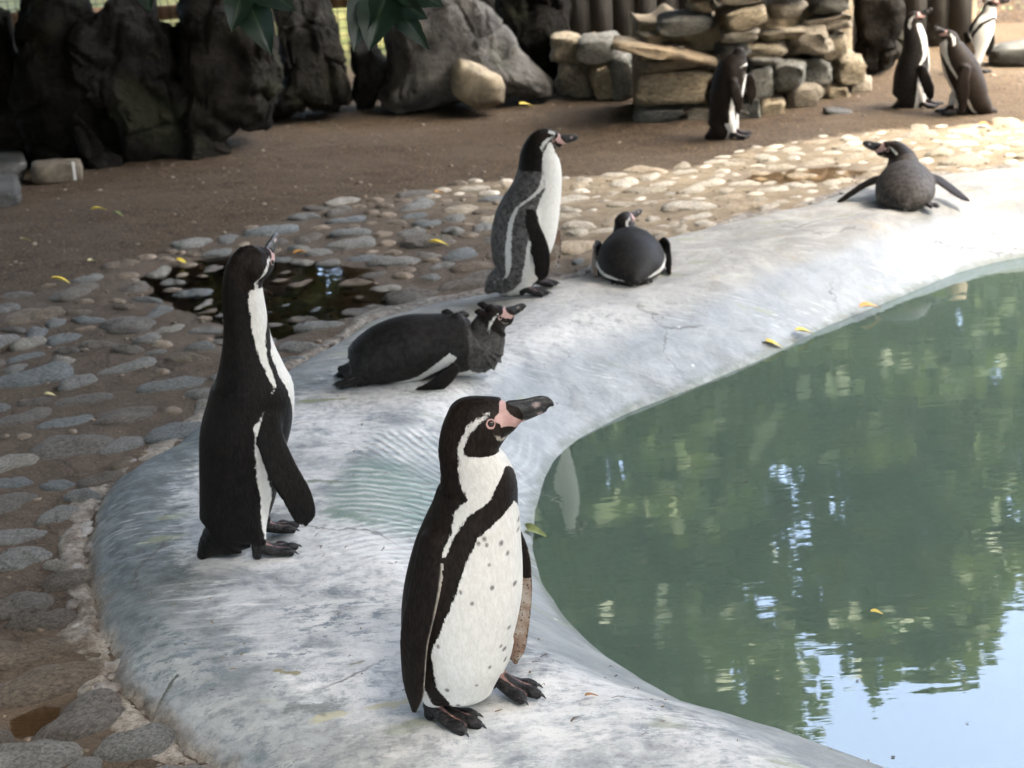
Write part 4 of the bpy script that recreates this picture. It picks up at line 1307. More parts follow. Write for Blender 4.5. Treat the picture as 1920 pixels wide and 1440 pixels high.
BROWN = wood_material("brown_wood", (.10, .055, .03), (.24, .14, .08))
fence = empty("wire_fence", (0, 11.6, .1), 0, "sunlit wooden fence with posts, a top rail and wire behind the boulders", "fence")
fy = lambda x: 11.6 + .02 * x
for i, x in enumerate((-5.2, -3.9, -2.62, -1.25, 0.05, 1.3)):
    V, F = post_mesh(.055, 1.5, i)
    o = mesh_obj("post", V, F, BROWN, parent=fence); o.location = (x, fy(x) - 11.6, -.1); o.rotation_euler = (0, (.16, -.05, .12, 0, .05, 0)[i], 0)
for i in range(5):
    x0 = -5.2 + i * 1.3
    for zz in (.42, 1.05):
        V = np.array([(x, y, z) for x in (0, 1.33) for y in (-.02, .02) for z in (-.05, .05)])
        o = mesh_obj("rail", V, np.array([[0, 1, 3, 2], [4, 6, 7, 5], [0, 4, 5, 1], [2, 3, 7, 6], [0, 2, 6, 4], [1, 5, 7, 3]]), BROWN, parent=fence, smooth=False)
        o.location = (x0, fy(x0) - 11.6 - .08, zz + rng.uniform(-.03, .03)); o.rotation_euler = (0, rng.uniform(-.02, .02), 0)
k = NT("fence_wire"); k.bsdf((.12, .11, .10), .5, Metallic=.6)
WV, WF, n = [], [], 0
for i in range(110):
    x = -5.2 + i * .06
    for a, b in (((x, 0, -.05), (x, 0, 1.3)),):
        q = np.array([(a[0] - .003, a[1], a[2]), (a[0] + .003, a[1], a[2]), (b[0] + .003, b[1], b[2]), (b[0] - .003, b[1], b[2])])
        WV.append(q); WF.append([n, n + 1, n + 2, n + 3]); n += 4
for j in range(22):
    z = -.05 + j * .06
    q = np.array([(-5.2, 0, z - .003), (1.35, 0, z - .003), (1.35, 0, z + .003), (-5.2, 0, z + .003)])
    WV.append(q); WF.append([n, n + 1, n + 2, n + 3]); n += 4
o = mesh_obj("wire_mesh", np.concatenate(WV), np.array(WF), k.m, parent=fence, smooth=False); tag(o, kind='stuff')

V, F = post_mesh(.075, 1.6, 9)
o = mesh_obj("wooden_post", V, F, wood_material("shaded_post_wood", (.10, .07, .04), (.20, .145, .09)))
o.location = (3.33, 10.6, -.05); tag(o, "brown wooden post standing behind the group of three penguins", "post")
hut = empty("timber_hut", (1.5, 10.3, 0), -.06, "dark shaded timber hut wall of upright boards behind the stone wall", "hut")
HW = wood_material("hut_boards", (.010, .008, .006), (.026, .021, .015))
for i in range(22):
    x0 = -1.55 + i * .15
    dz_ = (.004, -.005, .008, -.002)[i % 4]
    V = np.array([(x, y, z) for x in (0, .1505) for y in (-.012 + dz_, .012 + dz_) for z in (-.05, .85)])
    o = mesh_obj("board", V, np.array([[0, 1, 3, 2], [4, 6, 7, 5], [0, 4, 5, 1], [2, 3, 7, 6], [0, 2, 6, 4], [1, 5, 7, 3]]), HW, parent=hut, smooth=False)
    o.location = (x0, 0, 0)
V = np.array([(x, y, z) for x in (-1.6, 1.8) for y in (.02, .10) for z in (.55, .65)])
mesh_obj("crossbar", V, np.array([[0, 1, 3, 2], [4, 6, 7, 5], [0, 4, 5, 1], [2, 3, 7, 6], [0, 2, 6, 4], [1, 5, 7, 3]]), HW, parent=hut, smooth=False)
# leafy brown bank at the upper corner, with dark shrubs over it
gx2, gy2 = np.meshgrid(np.linspace(2.4, 7.5, 70), np.linspace(10.9, 13.5, 40), indexing='ij')
zz = np.clip((gy2 - 10.9) / 1.2, 0, 1) ** .8 * .9
V = np.column_stack([gx2.ravel(), gy2.ravel(), zz.ravel() - .02])
V[:, 2] += fbm(V, 2.5, 4) * .12 * np.clip(V[:, 2] * 4, 0, 1)
I2 = np.arange(70 * 40).reshape(70, 40)
Q = np.stack([I2[:-1, :-1].ravel(), I2[1:, :-1].ravel(), I2[1:, 1:].ravel(), I2[:-1, 1:].ravel()], 1)
k = NT("leaf_litter")
b_ = k.mix(k.ramp(k.noise(18, 6, .75), .35, .65), (.022, .014, .009), (.085, .05, .025))
b_ = k.mix(k.ramp(k.voronoi(14, out=0), .1, .3, .7, 0), b_, (.12, .19, .09))
k.bsdf(b_, .9, k.bump(k.noise(22, 6, .75), 1, .05))
o = mesh_obj("bank_terrain", V, Q, k.m); tag(o, kind='structure')

# ------------------------------------------------------------------ foliage
def leaf_material(name, a, b, trans=.3):
    k = NT(name)
    oi = k.n("ObjectInfo")
    c = k.mix(k.ramp(k.noise(1.3, 3), .3, .7), a, b)
    p = k.n("BsdfPrincipled"); k.put(p.inputs['Base Color'], c); p.inputs['Roughness'].default_value = .5
    t = k.n("BsdfTranslucent"); k.put(t.inputs[0], c)
    m = k.n("MixShader"); m.inputs[0].default_value = trans
    k.put(m.inputs[1], p.outputs[0]); k.put(m.inputs[2], t.outputs[0]); k.put(k.out.inputs[0], m.outputs[0])
    return k.m


def crown_mesh(name, lobes, n, size, mat, parent=None, seed=0, shell=.5):
    r = np.random.default_rng(seed)
    vol = np.array([a * b * c for _, (a, b, c) in lobes]); cnt = np.maximum((vol / vol.sum() * n).astype(int), 1)
    P = []
    for (c, rad), m in zip(lobes, cnt):
        nc = max(8, m // 28)
        d = nrm(r.normal(size=(nc, 3))); rr = r.uniform(shell ** 3, 1, (nc, 1)) ** (1 / 3)
        cl = np.array(c) + d * rr * np.array(rad)
        q = cl[r.integers(nc, size=m)] + r.normal(size=(m, 3)) * np.array(rad) * .075
        P.append(q)
    P = np.concatenate(P); m = len(P)
    a = nrm(r.normal(size=(m, 3)) + (0, 0, -.4)); b = nrm(np.cross(a, r.normal(size=(m, 3))))
    nn = np.cross(a, b)
    s = size * r.uniform(.6, 1.3, (m, 1))
    V = np.stack([P, P + a * s * .5 + b * s * .32 + nn * s * .06, P + a * s, P + a * s * .5 - b * s * .32 + nn * s * .06], 1).reshape(-1, 3)
    F = np.arange(m * 4).reshape(m, 4)
    return mesh_obj(name, V, F, mat, parent=parent, smooth=False)


BARK = wood_material("bark", (.05, .04, .03), (.14, .115, .09))
LEAF_D = leaf_material("dark_leaves", (.035, .06, .022), (.065, .10, .03))
LEAF_M = leaf_material("mid_leaves", (.05, .085, .025), (.10, .13, .035))


def limb(a, b, r0, r1, seed, n=8, m=9):
    a = np.array(a, float); b = np.array(b, float)
    T = nrm(b - a); U_ = nrm(np.cross(T, (0.3, .9, .2))); W_ = np.cross(T, U_)
    V = []
    for j in range(m):
        t = j / (m - 1); c = a + (b - a) * t + U_ * .06 * np.linalg.norm(b - a) * math.sin(seed + 3 * t) * t * (1 - t) * 2
        for i in range(n):
            q = 2 * math.pi * i / n
            V.append(c + (U_ * math.cos(q) + W_ * math.sin(q)) * (r0 + (r1 - r0) * t) * (1 + .1 * math.sin(5 * q + seed)))
    F = [(j * n + i, j * n + (i + 1) % n, (j + 1) * n + (i + 1) % n, (j + 1) * n + i) for j in range(m - 1) for i in range(n)]
    return np.array(V), F


def tree(label, base, height, lobes, n, size, mat, seed, trunk_r=.18, group="trees around the pool"):
    t = empty("tree", base, 0, label, "tree", group)
    vs, fs, k = limb((0, 0, -.1), (0, 0, height * .62), trunk_r, trunk_r * .55, seed)[0], None, 0
    V, F = limb((0, 0, -.1), (.1, 0, height * .7), trunk_r, trunk_r * .5, seed, 12, 14)
    mesh_obj("trunk", V, F, BARK, parent=t)
    for i, (c, rad) in enumerate(lobes[:7]):
        V, F = limb((.03, 0, height * (.35 + .04 * i)), c, trunk_r * .45, trunk_r * .12, seed + i)
        mesh_obj("limb", V, F, BARK, parent=t)
    crown_mesh("crown", lobes, int(n * 1.7), size * 1.1, mat, parent=t, seed=seed)
    return t


def round_lobes(h, r, n, seed, low=.35):
    q = np.random.default_rng(seed)
    out = []
    for i in range(n):
        a = 2.4 * i; z = h * (low + (1 - low) * (i + .5) / n * .92)
        rr = r * (.62 if i < n - 1 else .1) * (1.1 - .5 * ((i + .5) / n))
        out.append(((math.cos(a) * rr, math.sin(a) * rr, z), (r * q.uniform(.42, .6), r * q.uniform(.42, .6), r * q.uniform(.32, .45))))
    return out


# trees beyond the enclosure: what the pool mirrors
TREES = [
    ("tall broad tree mirrored in the middle of the pool", (-2.2, 19.5, 0), 16.0, 4.4, 12, 17000, LEAF_D),
    ("tall dark tree mirrored beside the waterline in the pool", (1.7, 20.5, 0), 15.8, 3.0, 12, 15000, LEAF_M),
    ("lighter tree with ragged top mirrored in the green pool", (5.5, 19.2, 0), 10.0, 2.4, 10, 9000, LEAF_M),
    ("small tree mirrored at the pool's open corner", (9.0, 21.0, 0), 7.0, 2.4, 8, 6500, LEAF_M),
    ("shaded tree far behind the upright boulders", (-7.5, 20, 0), 15.5, 5.2, 12, 15000, LEAF_D),
    ("wide tree far along the bank behind the trio", (13.5, 19, 0), 7.5, 3.2, 8, 6000, LEAF_D),
]
for i, (lb, b, h, r, nl, n, m) in enumerate(TREES):
    tree(lb, b, h, round_lobes(h, r, nl, i + 3, .22), n, .30, m, i + 3, .28)
# the large shade tree; unseen lobes around pool and camera are added to block light
SHADE = [((-1.0, 3.0, 6.1), (2.0, 2.4, .8)), ((-2.6, 5.2, 6.0), (2.4, 2.4, .9)), ((-4.6, 8.2, 6.2), (2.8, 3.2, 1.0)), ((-1.4, 7.4, 6.3), (1.9, 2.2, .8)), ((-2.2, 10.6, 6.4), (2.8, 2.0, .8)), ((.9, 4.4, 6.2), (1.6, 2.1, .7)), ((-4.6, 3.4, 6.0), (2.0, 2.8, .9)), ((-2.6, .4, 6.0), (2.2, 2.0, .8)), ((.4, .6, 6.2), (1.8, 1.8, .7)), ((2.9, 3.4, 6.4), (1.8, 2.0, 1.0)), ((2.6, 1.2, 6.6), (1.7, 1.8, 1.1)), ((1.5, 1.9, 5.5), (1.7, 1.6, .8)), ((3.4, .2, 5.6), (1.5, 1.5, .8)), ((4.6, 1.2, 6.6), (2.0, 2.0, .8)), ((5.2, 3.4, 6.6), (1.7, 1.5, .8)), ((9.0, 5.6, 3.0), (1.4, 2.2, 2.6)), ((6.6, .4, 6.4), (1.6, 2.4, 1.0)), ((2.2, 6.0, 6.5), (1.5, 1.2, .6)), ((2.9, 8.7, 6.5), (1.6, 1.4, .8)), ((4.6, 7.2, 6.6), (1.6, 1.7, .7)), ((.6, 10.4, 6.5), (1.6, 1.6, .6)), ((.4, 8.4, 6.5), (1.4, 1.6, .7)), ((-2.4, 13.6, 6.6), (2.6, 2.0, .8)), ((.4, 13.0, 6.6), (1.7, 1.7, .7)), ((-5.4, 12.6, 6.5), (2.6, 2.4, .8)), ((-.2, 5.6, 6.4), (1.5, 1.6, .7)),
         ((-6.9, 1.5, 3.9), (1.6, 3.4, 3.0)), ((-7.4, 6.0, 3.9), (1.4, 3.2, 3.0)), ((-7.8, 10.5, 4.2), (1.6, 3.0, 3.0)), ((-5.0, -2.6, 3.8), (2.6, 1.4, 2.8)), ((-2.2, -3.4, 4.0), (2.0, 1.2, 2.8)), ((1.0, -4.0, 4.2), (1.6, 1.2, 2.6)), ((3.8, -3.6, 3.6), (2.0, 1.3, 3.2)), ((7.0, -1.2, 3.4), (1.3, 2.4, 3.2)), ((8.4, 2.0, 2.6), (1.2, 1.6, 2.4))]  # unseen foliage walls added to cut low light from the sides
st = empty("tree", (-6.4, 7.4, 0), 0, "large tree whose boughs hang over the boulders, its unseen crown widened to shade the cobbles", "tree")
V, F = limb((0, 0, -.1), (.2, -.2, 5.6), .34, .2, 1, 14, 14); mesh_obj("trunk", V, F, BARK, parent=st)
rel = [((c[0] + 6.4, c[1] - 7.4, c[2]), r) for c, r in SHADE]
DROOP = [(tuple(np.array(b_) - (-6.4, 7.4, 0)), .3) for _, b_, _, _ in TWIGS]
for i, (c, r) in enumerate(DROOP):
    V, F = limb((5.2 - .4 * i, -3.9 + .3 * i, 5.9), c, .03, .007, i + 2, 7, 16); mesh_obj("limb", V, F, BARK, parent=st)
for i, (c, r) in enumerate(rel):
    V, F = limb((.1, -.1, 3.6 + .15 * i), c, .10, .03, i); mesh_obj("limb", V, F, BARK, parent=st)
crown_mesh("crown", rel, 260000, .39, LEAF_D, parent=st, seed=77, shell=.0)


def broad_leaf(L, W, seed, fold=.18, droop=.25):
    """One toothed broad leaf lying along +X, with a folded midrib."""
    n, m = 14, 7
    r = np.random.default_rng(seed)
    V, mid = [], []
    for i in range(n):
        t = i / (n - 1)
        w = W * (math.sin(math.pi * min(1, t ** .75)) ** .8) * (1 - .12 * t) + .0005
        w *= 1 + .05 * math.sin(t * 42 + seed)
        for j in range(m):
            s = (j / (m - 1) - .5) * 2
            V.append((t * L, s * w * .5, abs(s) * w * fold - droop * L * t * t + .012 * L * math.sin(9 * t + s * 2 + seed)))
            mid.append(1 - abs(s))
    F = [(i * m + j, (i + 1) * m + j, (i + 1) * m + j + 1, i * m + j + 1) for i in range(n - 1) for j in range(m - 1)]
    return np.array(V), F, mid


def broad_leaf_material():
    k = NT("green_broad_leaf")
    mid = k.ramp(k.attr('mid'), .86, 1.0)
    c = k.mix(k.ramp(k.noise(30, 4), .35, .65), (.006, .017, .009), (.011, .027, .014))
    c = k.mix(k.math('MULTIPLY', mid, .7), c, (.05, .075, .04))
    p = k.n("BsdfPrincipled"); k.put(p.inputs['Base Color'], c); p.inputs['Roughness'].default_value = .42
    t = k.n("BsdfTranslucent"); k.put(t.inputs[0], c)
    m = k.n("MixShader"); m.inputs[0].default_value = .2
    k.put(m.inputs[1], p.outputs[0]); k.put(m.inputs[2], t.outputs[0]); k.put(k.out.inputs[0], m.outputs[0])
    return k.m


BL = broad_leaf_material()
twig_mat = wood_material("twig_wood", (.05, .05, .025), (.12, .11, .05))


def leafy_twig(label, base, tip, leaves):
    """A hanging twig of the large tree; leaves as (point, direction, length, width)."""
    b = np.array(base)
    V, F = limb((0, 0, 0), np.array(tip) - b, .006, .003, 2, 6, 8)
    t = mesh_obj("twig", V, F, twig_mat, parent=st)
    t['label'] = label
    t.location = b - (-6.4, 7.4, 0)
    for i, (p, d, L, W) in enumerate(leaves):
        V, F, mid = broad_leaf(L * .74, W * 1.15, i + 3)
        o = mesh_obj("leaf", V, F, BL, parent=t, attrs={'mid': mid})
        d = Vector(d).normalized()
        toc = (Vector((0, 0, CAM_H)) - Vector(p)).normalized()
        z = (toc + Vector((random.uniform(-.4, .4), random.uniform(-.2, .2), random.uniform(.1, .6)))).normalized()
        y = z.cross(d).normalized(); z = d.cross(y).normalized()
        mtx = Matrix((d, y, z)).transposed().to_4x4()
        mtx.translation = Vector(p) - Vector(base)
        o.matrix_local = mtx


for lb, base, tip, lv in TWIGS:
    leafy_twig(lb, base, tip, lv)
# needle twig hanging over the pool's near corner, seen only in the water
pt = empty("pine_twig", (1.35, 3.9, 1.65), 0, "soft pine twig hanging over the water, mirrored at the pool's open corner", "branch")
NV, NF, n = [], [], 0
V, F = limb((0.5, 0.05, .25), (-.22, 0, -.05), .008, .003, 4, 6, 8); mesh_obj("stem", V, F, twig_mat, parent=pt)
PN = leaf_material("pine_needles", (.04, .075, .04), (.07, .11, .06), .2)
for cx, cz in ((-.22, -.05), (-.05, .0), (.12, .06), (.30, .15), (.05, -.12), (.2, -.06)):
    for _ in range(70):
        d = nrm(rng.normal(size=3) + (-.5, 0, .2)); L = rng.uniform(.05, .09); s = nrm(np.cross(d, rng.normal(size=3))) * .0012
        p0 = np.array((cx, 0, cz)) + rng.normal(size=3) * .012
        NV += [p0 - s, p0 + s, p0 + d * L + s * .4, p0 + d * L - s * .4]; NF.append((n, n + 1, n + 2, n + 3)); n += 4
o = mesh_obj("needles", np.array(NV), np.array(NF), PN, parent=pt, smooth=False); tag(o, kind='stuff')

# ------------------------------------------------------------------ fallen leaves and litter
def fallen(label, x, y, L, col, z=None, rz=0, curl=.3, group="fallen leaves"):
    V, F, mid = broad_leaf(L, L * .45, int(abs(x * 100)) % 17, .25, curl)
    V = V - (L * .5, 0, 0)
    V[:, 2] -= V[:, 2].min()
    k = NT("fallen_leaf_" + col)
    c = {'yellow': ((.50, .37, .04), (.62, .50, .08)), 'orange': ((.55, .24, .03), (.62, .33, .06)), 'pale': ((.42, .38, .18), (.52, .48, .26)), 'green': ((.13, .16, .055), (.22, .25, .09)), 'brown': ((.22, .11, .04), (.34, .19, .08))}[col]
    k.bsdf(k.mix(k.ramp(k.noise(40, 4), .35, .65), *c), .6)
    o = mesh_obj("fallen_leaf", V, F, k.m)
    o.location = (x, y, (surface_z(x, y) if z is None else z) + .003)
    o.rotation_euler = (rng.uniform(-.15, .15), rng.uniform(-.15, .15), rz)
    tag(o, label, "leaf", group)


for a in FALLEN:
    fallen(*a)
# dark specks, seed husks and bits of twig on the concrete
vs, fs, n = [], [], 0
pts = rng.uniform((-1.0, 2.1), (2.2, 6.2), (900, 2))
ok = (sd_area(pts[:, 0], pts[:, 1], RO_l) > .06) & (sd_area(pts[:, 0], pts[:, 1], [tuple(p) for p in RI]) < -.05)
for x, y in pts[ok]:
    L = rng.lognormal(math.log(.009), .5); w = rng.uniform(.0008, .0022); a = rng.normal(.1, .7)
    d = np.array((math.cos(a), math.sin(a), 0)); s = np.array((-d[1], d[0], 0)) * w
    z = surface_z(x, y) + .0015
    p = np.array((x, y, z)); b = d * L * .5; c = s * rng.uniform(-3, 3)
    q = [p - b - s, p - b + s, p + c + s + (0, 0, .002), p + c - s + (0, 0, .002), p + b + s * .3, p + b - s * .3]
    vs += q; fs += [(n, n + 1, n + 2, n + 3), (n + 3, n + 2, n + 4, n + 5)]; n += 6
pts = rng.uniform((-3.4, 4.6), (3.4, 9.6), (1500, 2))
ok = (sd_area(pts[:, 0], pts[:, 1], RO_l) < -.05) & (np.abs(pts[:, 0]) < .4 * pts[:, 1] + .2) & (rng.random(len(pts)) < .5)
for (x, y), z in zip(pts[ok], ground_z(pts[ok][:, 0], pts[ok][:, 1])):
    L = rng.lognormal(math.log(.016), .6); w = rng.uniform(.001, .004); a = rng.uniform(0, 6.28)
    d = np.array((math.cos(a), math.sin(a), 0)); s = np.array((-d[1], d[0], 0)) * w
    p = np.array((x, y, z + .004)); b = d * L * .5; c = s * rng.uniform(-3, 3)
    vs += [p - b - s, p - b + s, p + c + s + (0, 0, .004), p + c - s + (0, 0, .004), p + b + s * .3, p + b - s * .3]
    fs += [(n, n + 1, n + 2, n + 3), (n + 3, n + 2, n + 4, n + 5)]; n += 6
k = NT("twig_litter"); k.bsdf(k.mix(k.ramp(k.noise(9), .4, .6), (.07, .05, .03), (.16, .12, .06)), .9)
o = mesh_obj("litter", np.array(vs), np.array(fs), k.m, smooth=False); tag(o, kind='stuff')
# bits floating on the water
vs, fs, n = [], [], 0
pts = rng.uniform((0, 2.2), (2.0, 5.2), (260, 2))
ok = sd_area(pts[:, 0], pts[:, 1], [tuple(p) for p in RI]) > .01
for x, y in pts[ok]:
    r = float(np.clip(rng.lognormal(math.log(.0016), .45), .0008, .004)); m = 6
    for i in range(m):
        vs.append((x + r * 1.4 * math.cos(i * 1.047), y + r * math.sin(i * 1.047), WATER_Z + .002))
    fs.append(tuple(range(n, n + m))); n += m
k = NT("floating_bits"); k.bsdf((.07, .065, .04), .8)
o = mesh_obj("floating_debris", np.array(vs), fs, k.m, smooth=False); tag(o, kind='stuff')


# ------------------------------------------------------------------ penguins
def plumage_material():
    """White, black and bare pink areas; every edge is broken up like feather tips."""
    k = NT("plumage")
    c = k.coord()
    f1 = k.noise(170, 3, .7, vec=k.mapping((1, 1, .38)))
    f2 = k.noise(60, 4, .7)
    f3 = k.noise(420, 2, .6, vec=k.mapping((1, 1, .45)))
    jig = k.math('ADD', k.math('MULTIPLY', k.math('SUBTRACT', f1, .5), .0115), k.math('MULTIPLY', k.math('SUBTRACT', f2, .5), .0085))
    jig = k.math('MULTIPLY', jig, k.math('SUBTRACT', 1.0, k.math('MULTIPLY', k.attr('calm'), .85)))
    tone = k.attr('tone')
    dark = k.mix(k.ramp(f1, .35, .7), (.0035, .0032, .0031), (.0105, .0090, .0082))
    brown = k.mix(k.ramp(f1, .35, .7), (.0075, .0052, .0042), (.021, .0145, .0110))
    dark = k.mix(k.ramp(k.attr('brown'), 0, 1), dark, brown)
    grey = k.mix(k.ramp(f2, .35, .68), (.034, .032, .031), (.125, .119, .114))
    grey = k.mix(k.ramp(f3, .5, .7, 0, .5), grey, (.17, .165, .155))
    grey = k.mix(k.ramp(k.attr('brown'), .6, 1), grey, k.mix(k.ramp(f2, .35, .68), (.026, .020, .016), (.085, .066, .053)))
    dark = k.mix(tone, dark, grey)
    white = k.mix(k.ramp(f1, .3, .7), (.50, .492, .46), (.585, .58, .55))
    white = k.mix(k.ramp(k.noise(6, 4, .6), .55, .8, 0, .35), white, (.66, .64, .56))
    f4 = k.noise(700, 2, .7, vec=k.mapping((1, 1, .3)))
    jig2 = k.math('ADD', jig, k.math('MULTIPLY', k.math('SUBTRACT', f4, .5), .006))
    wm = k.ramp(k.math('ADD', k.attr('white'), jig2), -.0016, .0018)
    base = k.mix(wm, dark, white)
    fringe = k.ramp(k.math('ADD', k.attr('fringe'), jig), -.0012, .0022)
    base = k.mix(k.math('MULTIPLY', fringe, .62), base, (.50, .46, .40))
    sp = k.ramp(k.math('ADD', k.attr('spot'), k.math('MULTIPLY', jig, .5)), -.0018, .0022)
    base = k.mix(k.math('MULTIPLY', sp, .78), base, (.055, .045, .042))
    pk = k.ramp(k.math('ADD', k.attr('pink'), k.math('MULTIPLY', jig, .30)), -.0008, .0008)
    pink = k.mix(k.ramp(f2, .3, .7), (.37, .225, .21), (.47, .315, .29))
    base = k.mix(pk, base, pink)
    # flipper underside: buff skin with dark speckles
    ud = k.ramp(k.attr('under'), -.1, .1)
    buff = k.mix(k.ramp(k.noise(26, 3), .38, .62), (.19, .125, .09), (.33, .29, .245))
    spk = k.math('MULTIPLY', k.ramp(k.noise(260, 2, .6), .58, .64), k.ramp(k.noise(30, 3, .6), .38, .56))
    buff = k.mix(spk, buff, (.03, .025, .022))
    base = k.mix(ud, base, buff)
    h = k.math('ADD', k.math('MULTIPLY', f1, .8), k.math('MULTIPLY', f3, .5))
    h = k.math('ADD', h, k.math('MULTIPLY', f2, .5))
    b = k.bsdf(base, k.mix(wm, (.5, .5, .5), (.75, .75, .75)), k.bump(h, .38, .004), Specular_IOR_Level=.09)
    return k.m


PLUMAGE = plumage_material()
k = NT("bill_horn")
st_ = k.noise(1, 5, .7, vec=k.mapping((60, 160, 160)))
bc = k.mix(k.ramp(st_, .4, .68), (.008, .008, .0085), (.05, .05, .05))
bc = k.mix(k.ramp(k.noise(1, 4, .8, vec=k.mapping((130, 220, 220), (0, .5, 0))), .60, .70, 0, .5), bc, (.30, .28, .27))
bc = k.mix(k.math('MULTIPLY', k.ramp(k.math('ADD', k.attr('pale'), k.math('MULTIPLY', k.math('SUBTRACT', k.noise(110, 3, .7), .5), .014)), -.002, .004), .8), bc, (.42, .33, .31))
bc = k.mix(k.ramp(k.attr('pinkbase'), -.001, .001), bc, (.43, .275, .25))
k.bsdf(bc, .36, k.bump(st_, .3, .002), Specular_IOR_Level=.35)
BILL = k.m
k = NT("eye_gloss"); k.bsdf(k.mix(k.ramp(k.attr('pupil'), -.1, .1), (.045, .022, .015), (.003, .003, .003)), .06, Specular_IOR_Level=.6); EYE = k.m
k = NT("foot_skin")
fn_ = k.noise(110, 5, .7)
fc_ = k.mix(k.ramp(fn_, .35, .65), (.0045, .0042, .0042), (.016, .0145, .014))
fc_ = k.mix(k.ramp(k.math('ADD', k.attr('web'), k.math('MULTIPLY', k.math('SUBTRACT', k.noise(45, 4), .5), .9)), .48, .66, 0, .7), fc_, (.26, .145, .125))
k.bsdf(fc_, .6, k.bump(k.voronoi(230), .6, .003), Specular_IOR_Level=.2); FOOT = k.m
k = NT("claw_horn"); k.bsdf((.012, .011, .010), .35); CLAW = k.m

PX = .000845                                   # metres per measured unit of the face drawing
FA = math.radians(10.1)


def face(*pts):
    """Face drawing, measured from the eye; turned so that the bill lies along +x."""
    c, s = math.cos(FA), math.sin(FA)
    return [((x * c + y * s) * PX, (-x * s + y * c) * PX) for x, y in pts]


STRIPE = face((-6, 17), (-26, 2.5), (-41, -11), (-50, -29), (-55.5, -47), (-57, -66), (-57, -84))
STRIPE_R = [q * PX for q in (2.2, 4.2, 5.0, 4.6, 5.2, 6.2, 9.5)]
PINK = [face((16, 33), (26, 34), (29, 20), (36, 11), (46, 3), (62, -6), (54, -16), (46, -18), (40, -14), (33, -11), (24, -9.5), (17, -11.5), (19, -3), (14, 0), (7, 4), (6, 9), (12, 14), (15, 17))]
FRINGE = face((5, -17), (12, -27), (20, -32.5), (33, -35))
FRINGE_R = [q * PX for q in (1.2, 2.6, 3.0, 2.4)]
BILL_PAIRS = [(face((30, 28))[0], face((48, -15))[0], 13.5), (face((44, 29.5))[0], face((62, -8.5))[0], 12.5), (face((60, 32))[0], face((75, -3))[0], 11.3), (face((76, 36.5))[0], face((88, 3))[0], 10.3), (face((91, 40))[0], face((98, 8))[0], 9.3), (face((103, 39.5))[0], face((107, 13.5))[0], 7.6), (face((112, 33))[0], face((113, 18))[0], 5.0), (face((117, 26))[0], face((116.5, 20))[0], 2.2)]
BODY_Z = np.array([0, 0, 1.0])


class Bird:
    pass


def mirror(p, c, lat):
    p = np.asarray(p, float)
    return p - 2 * ((p - c) @ lat)[..., None] * lat


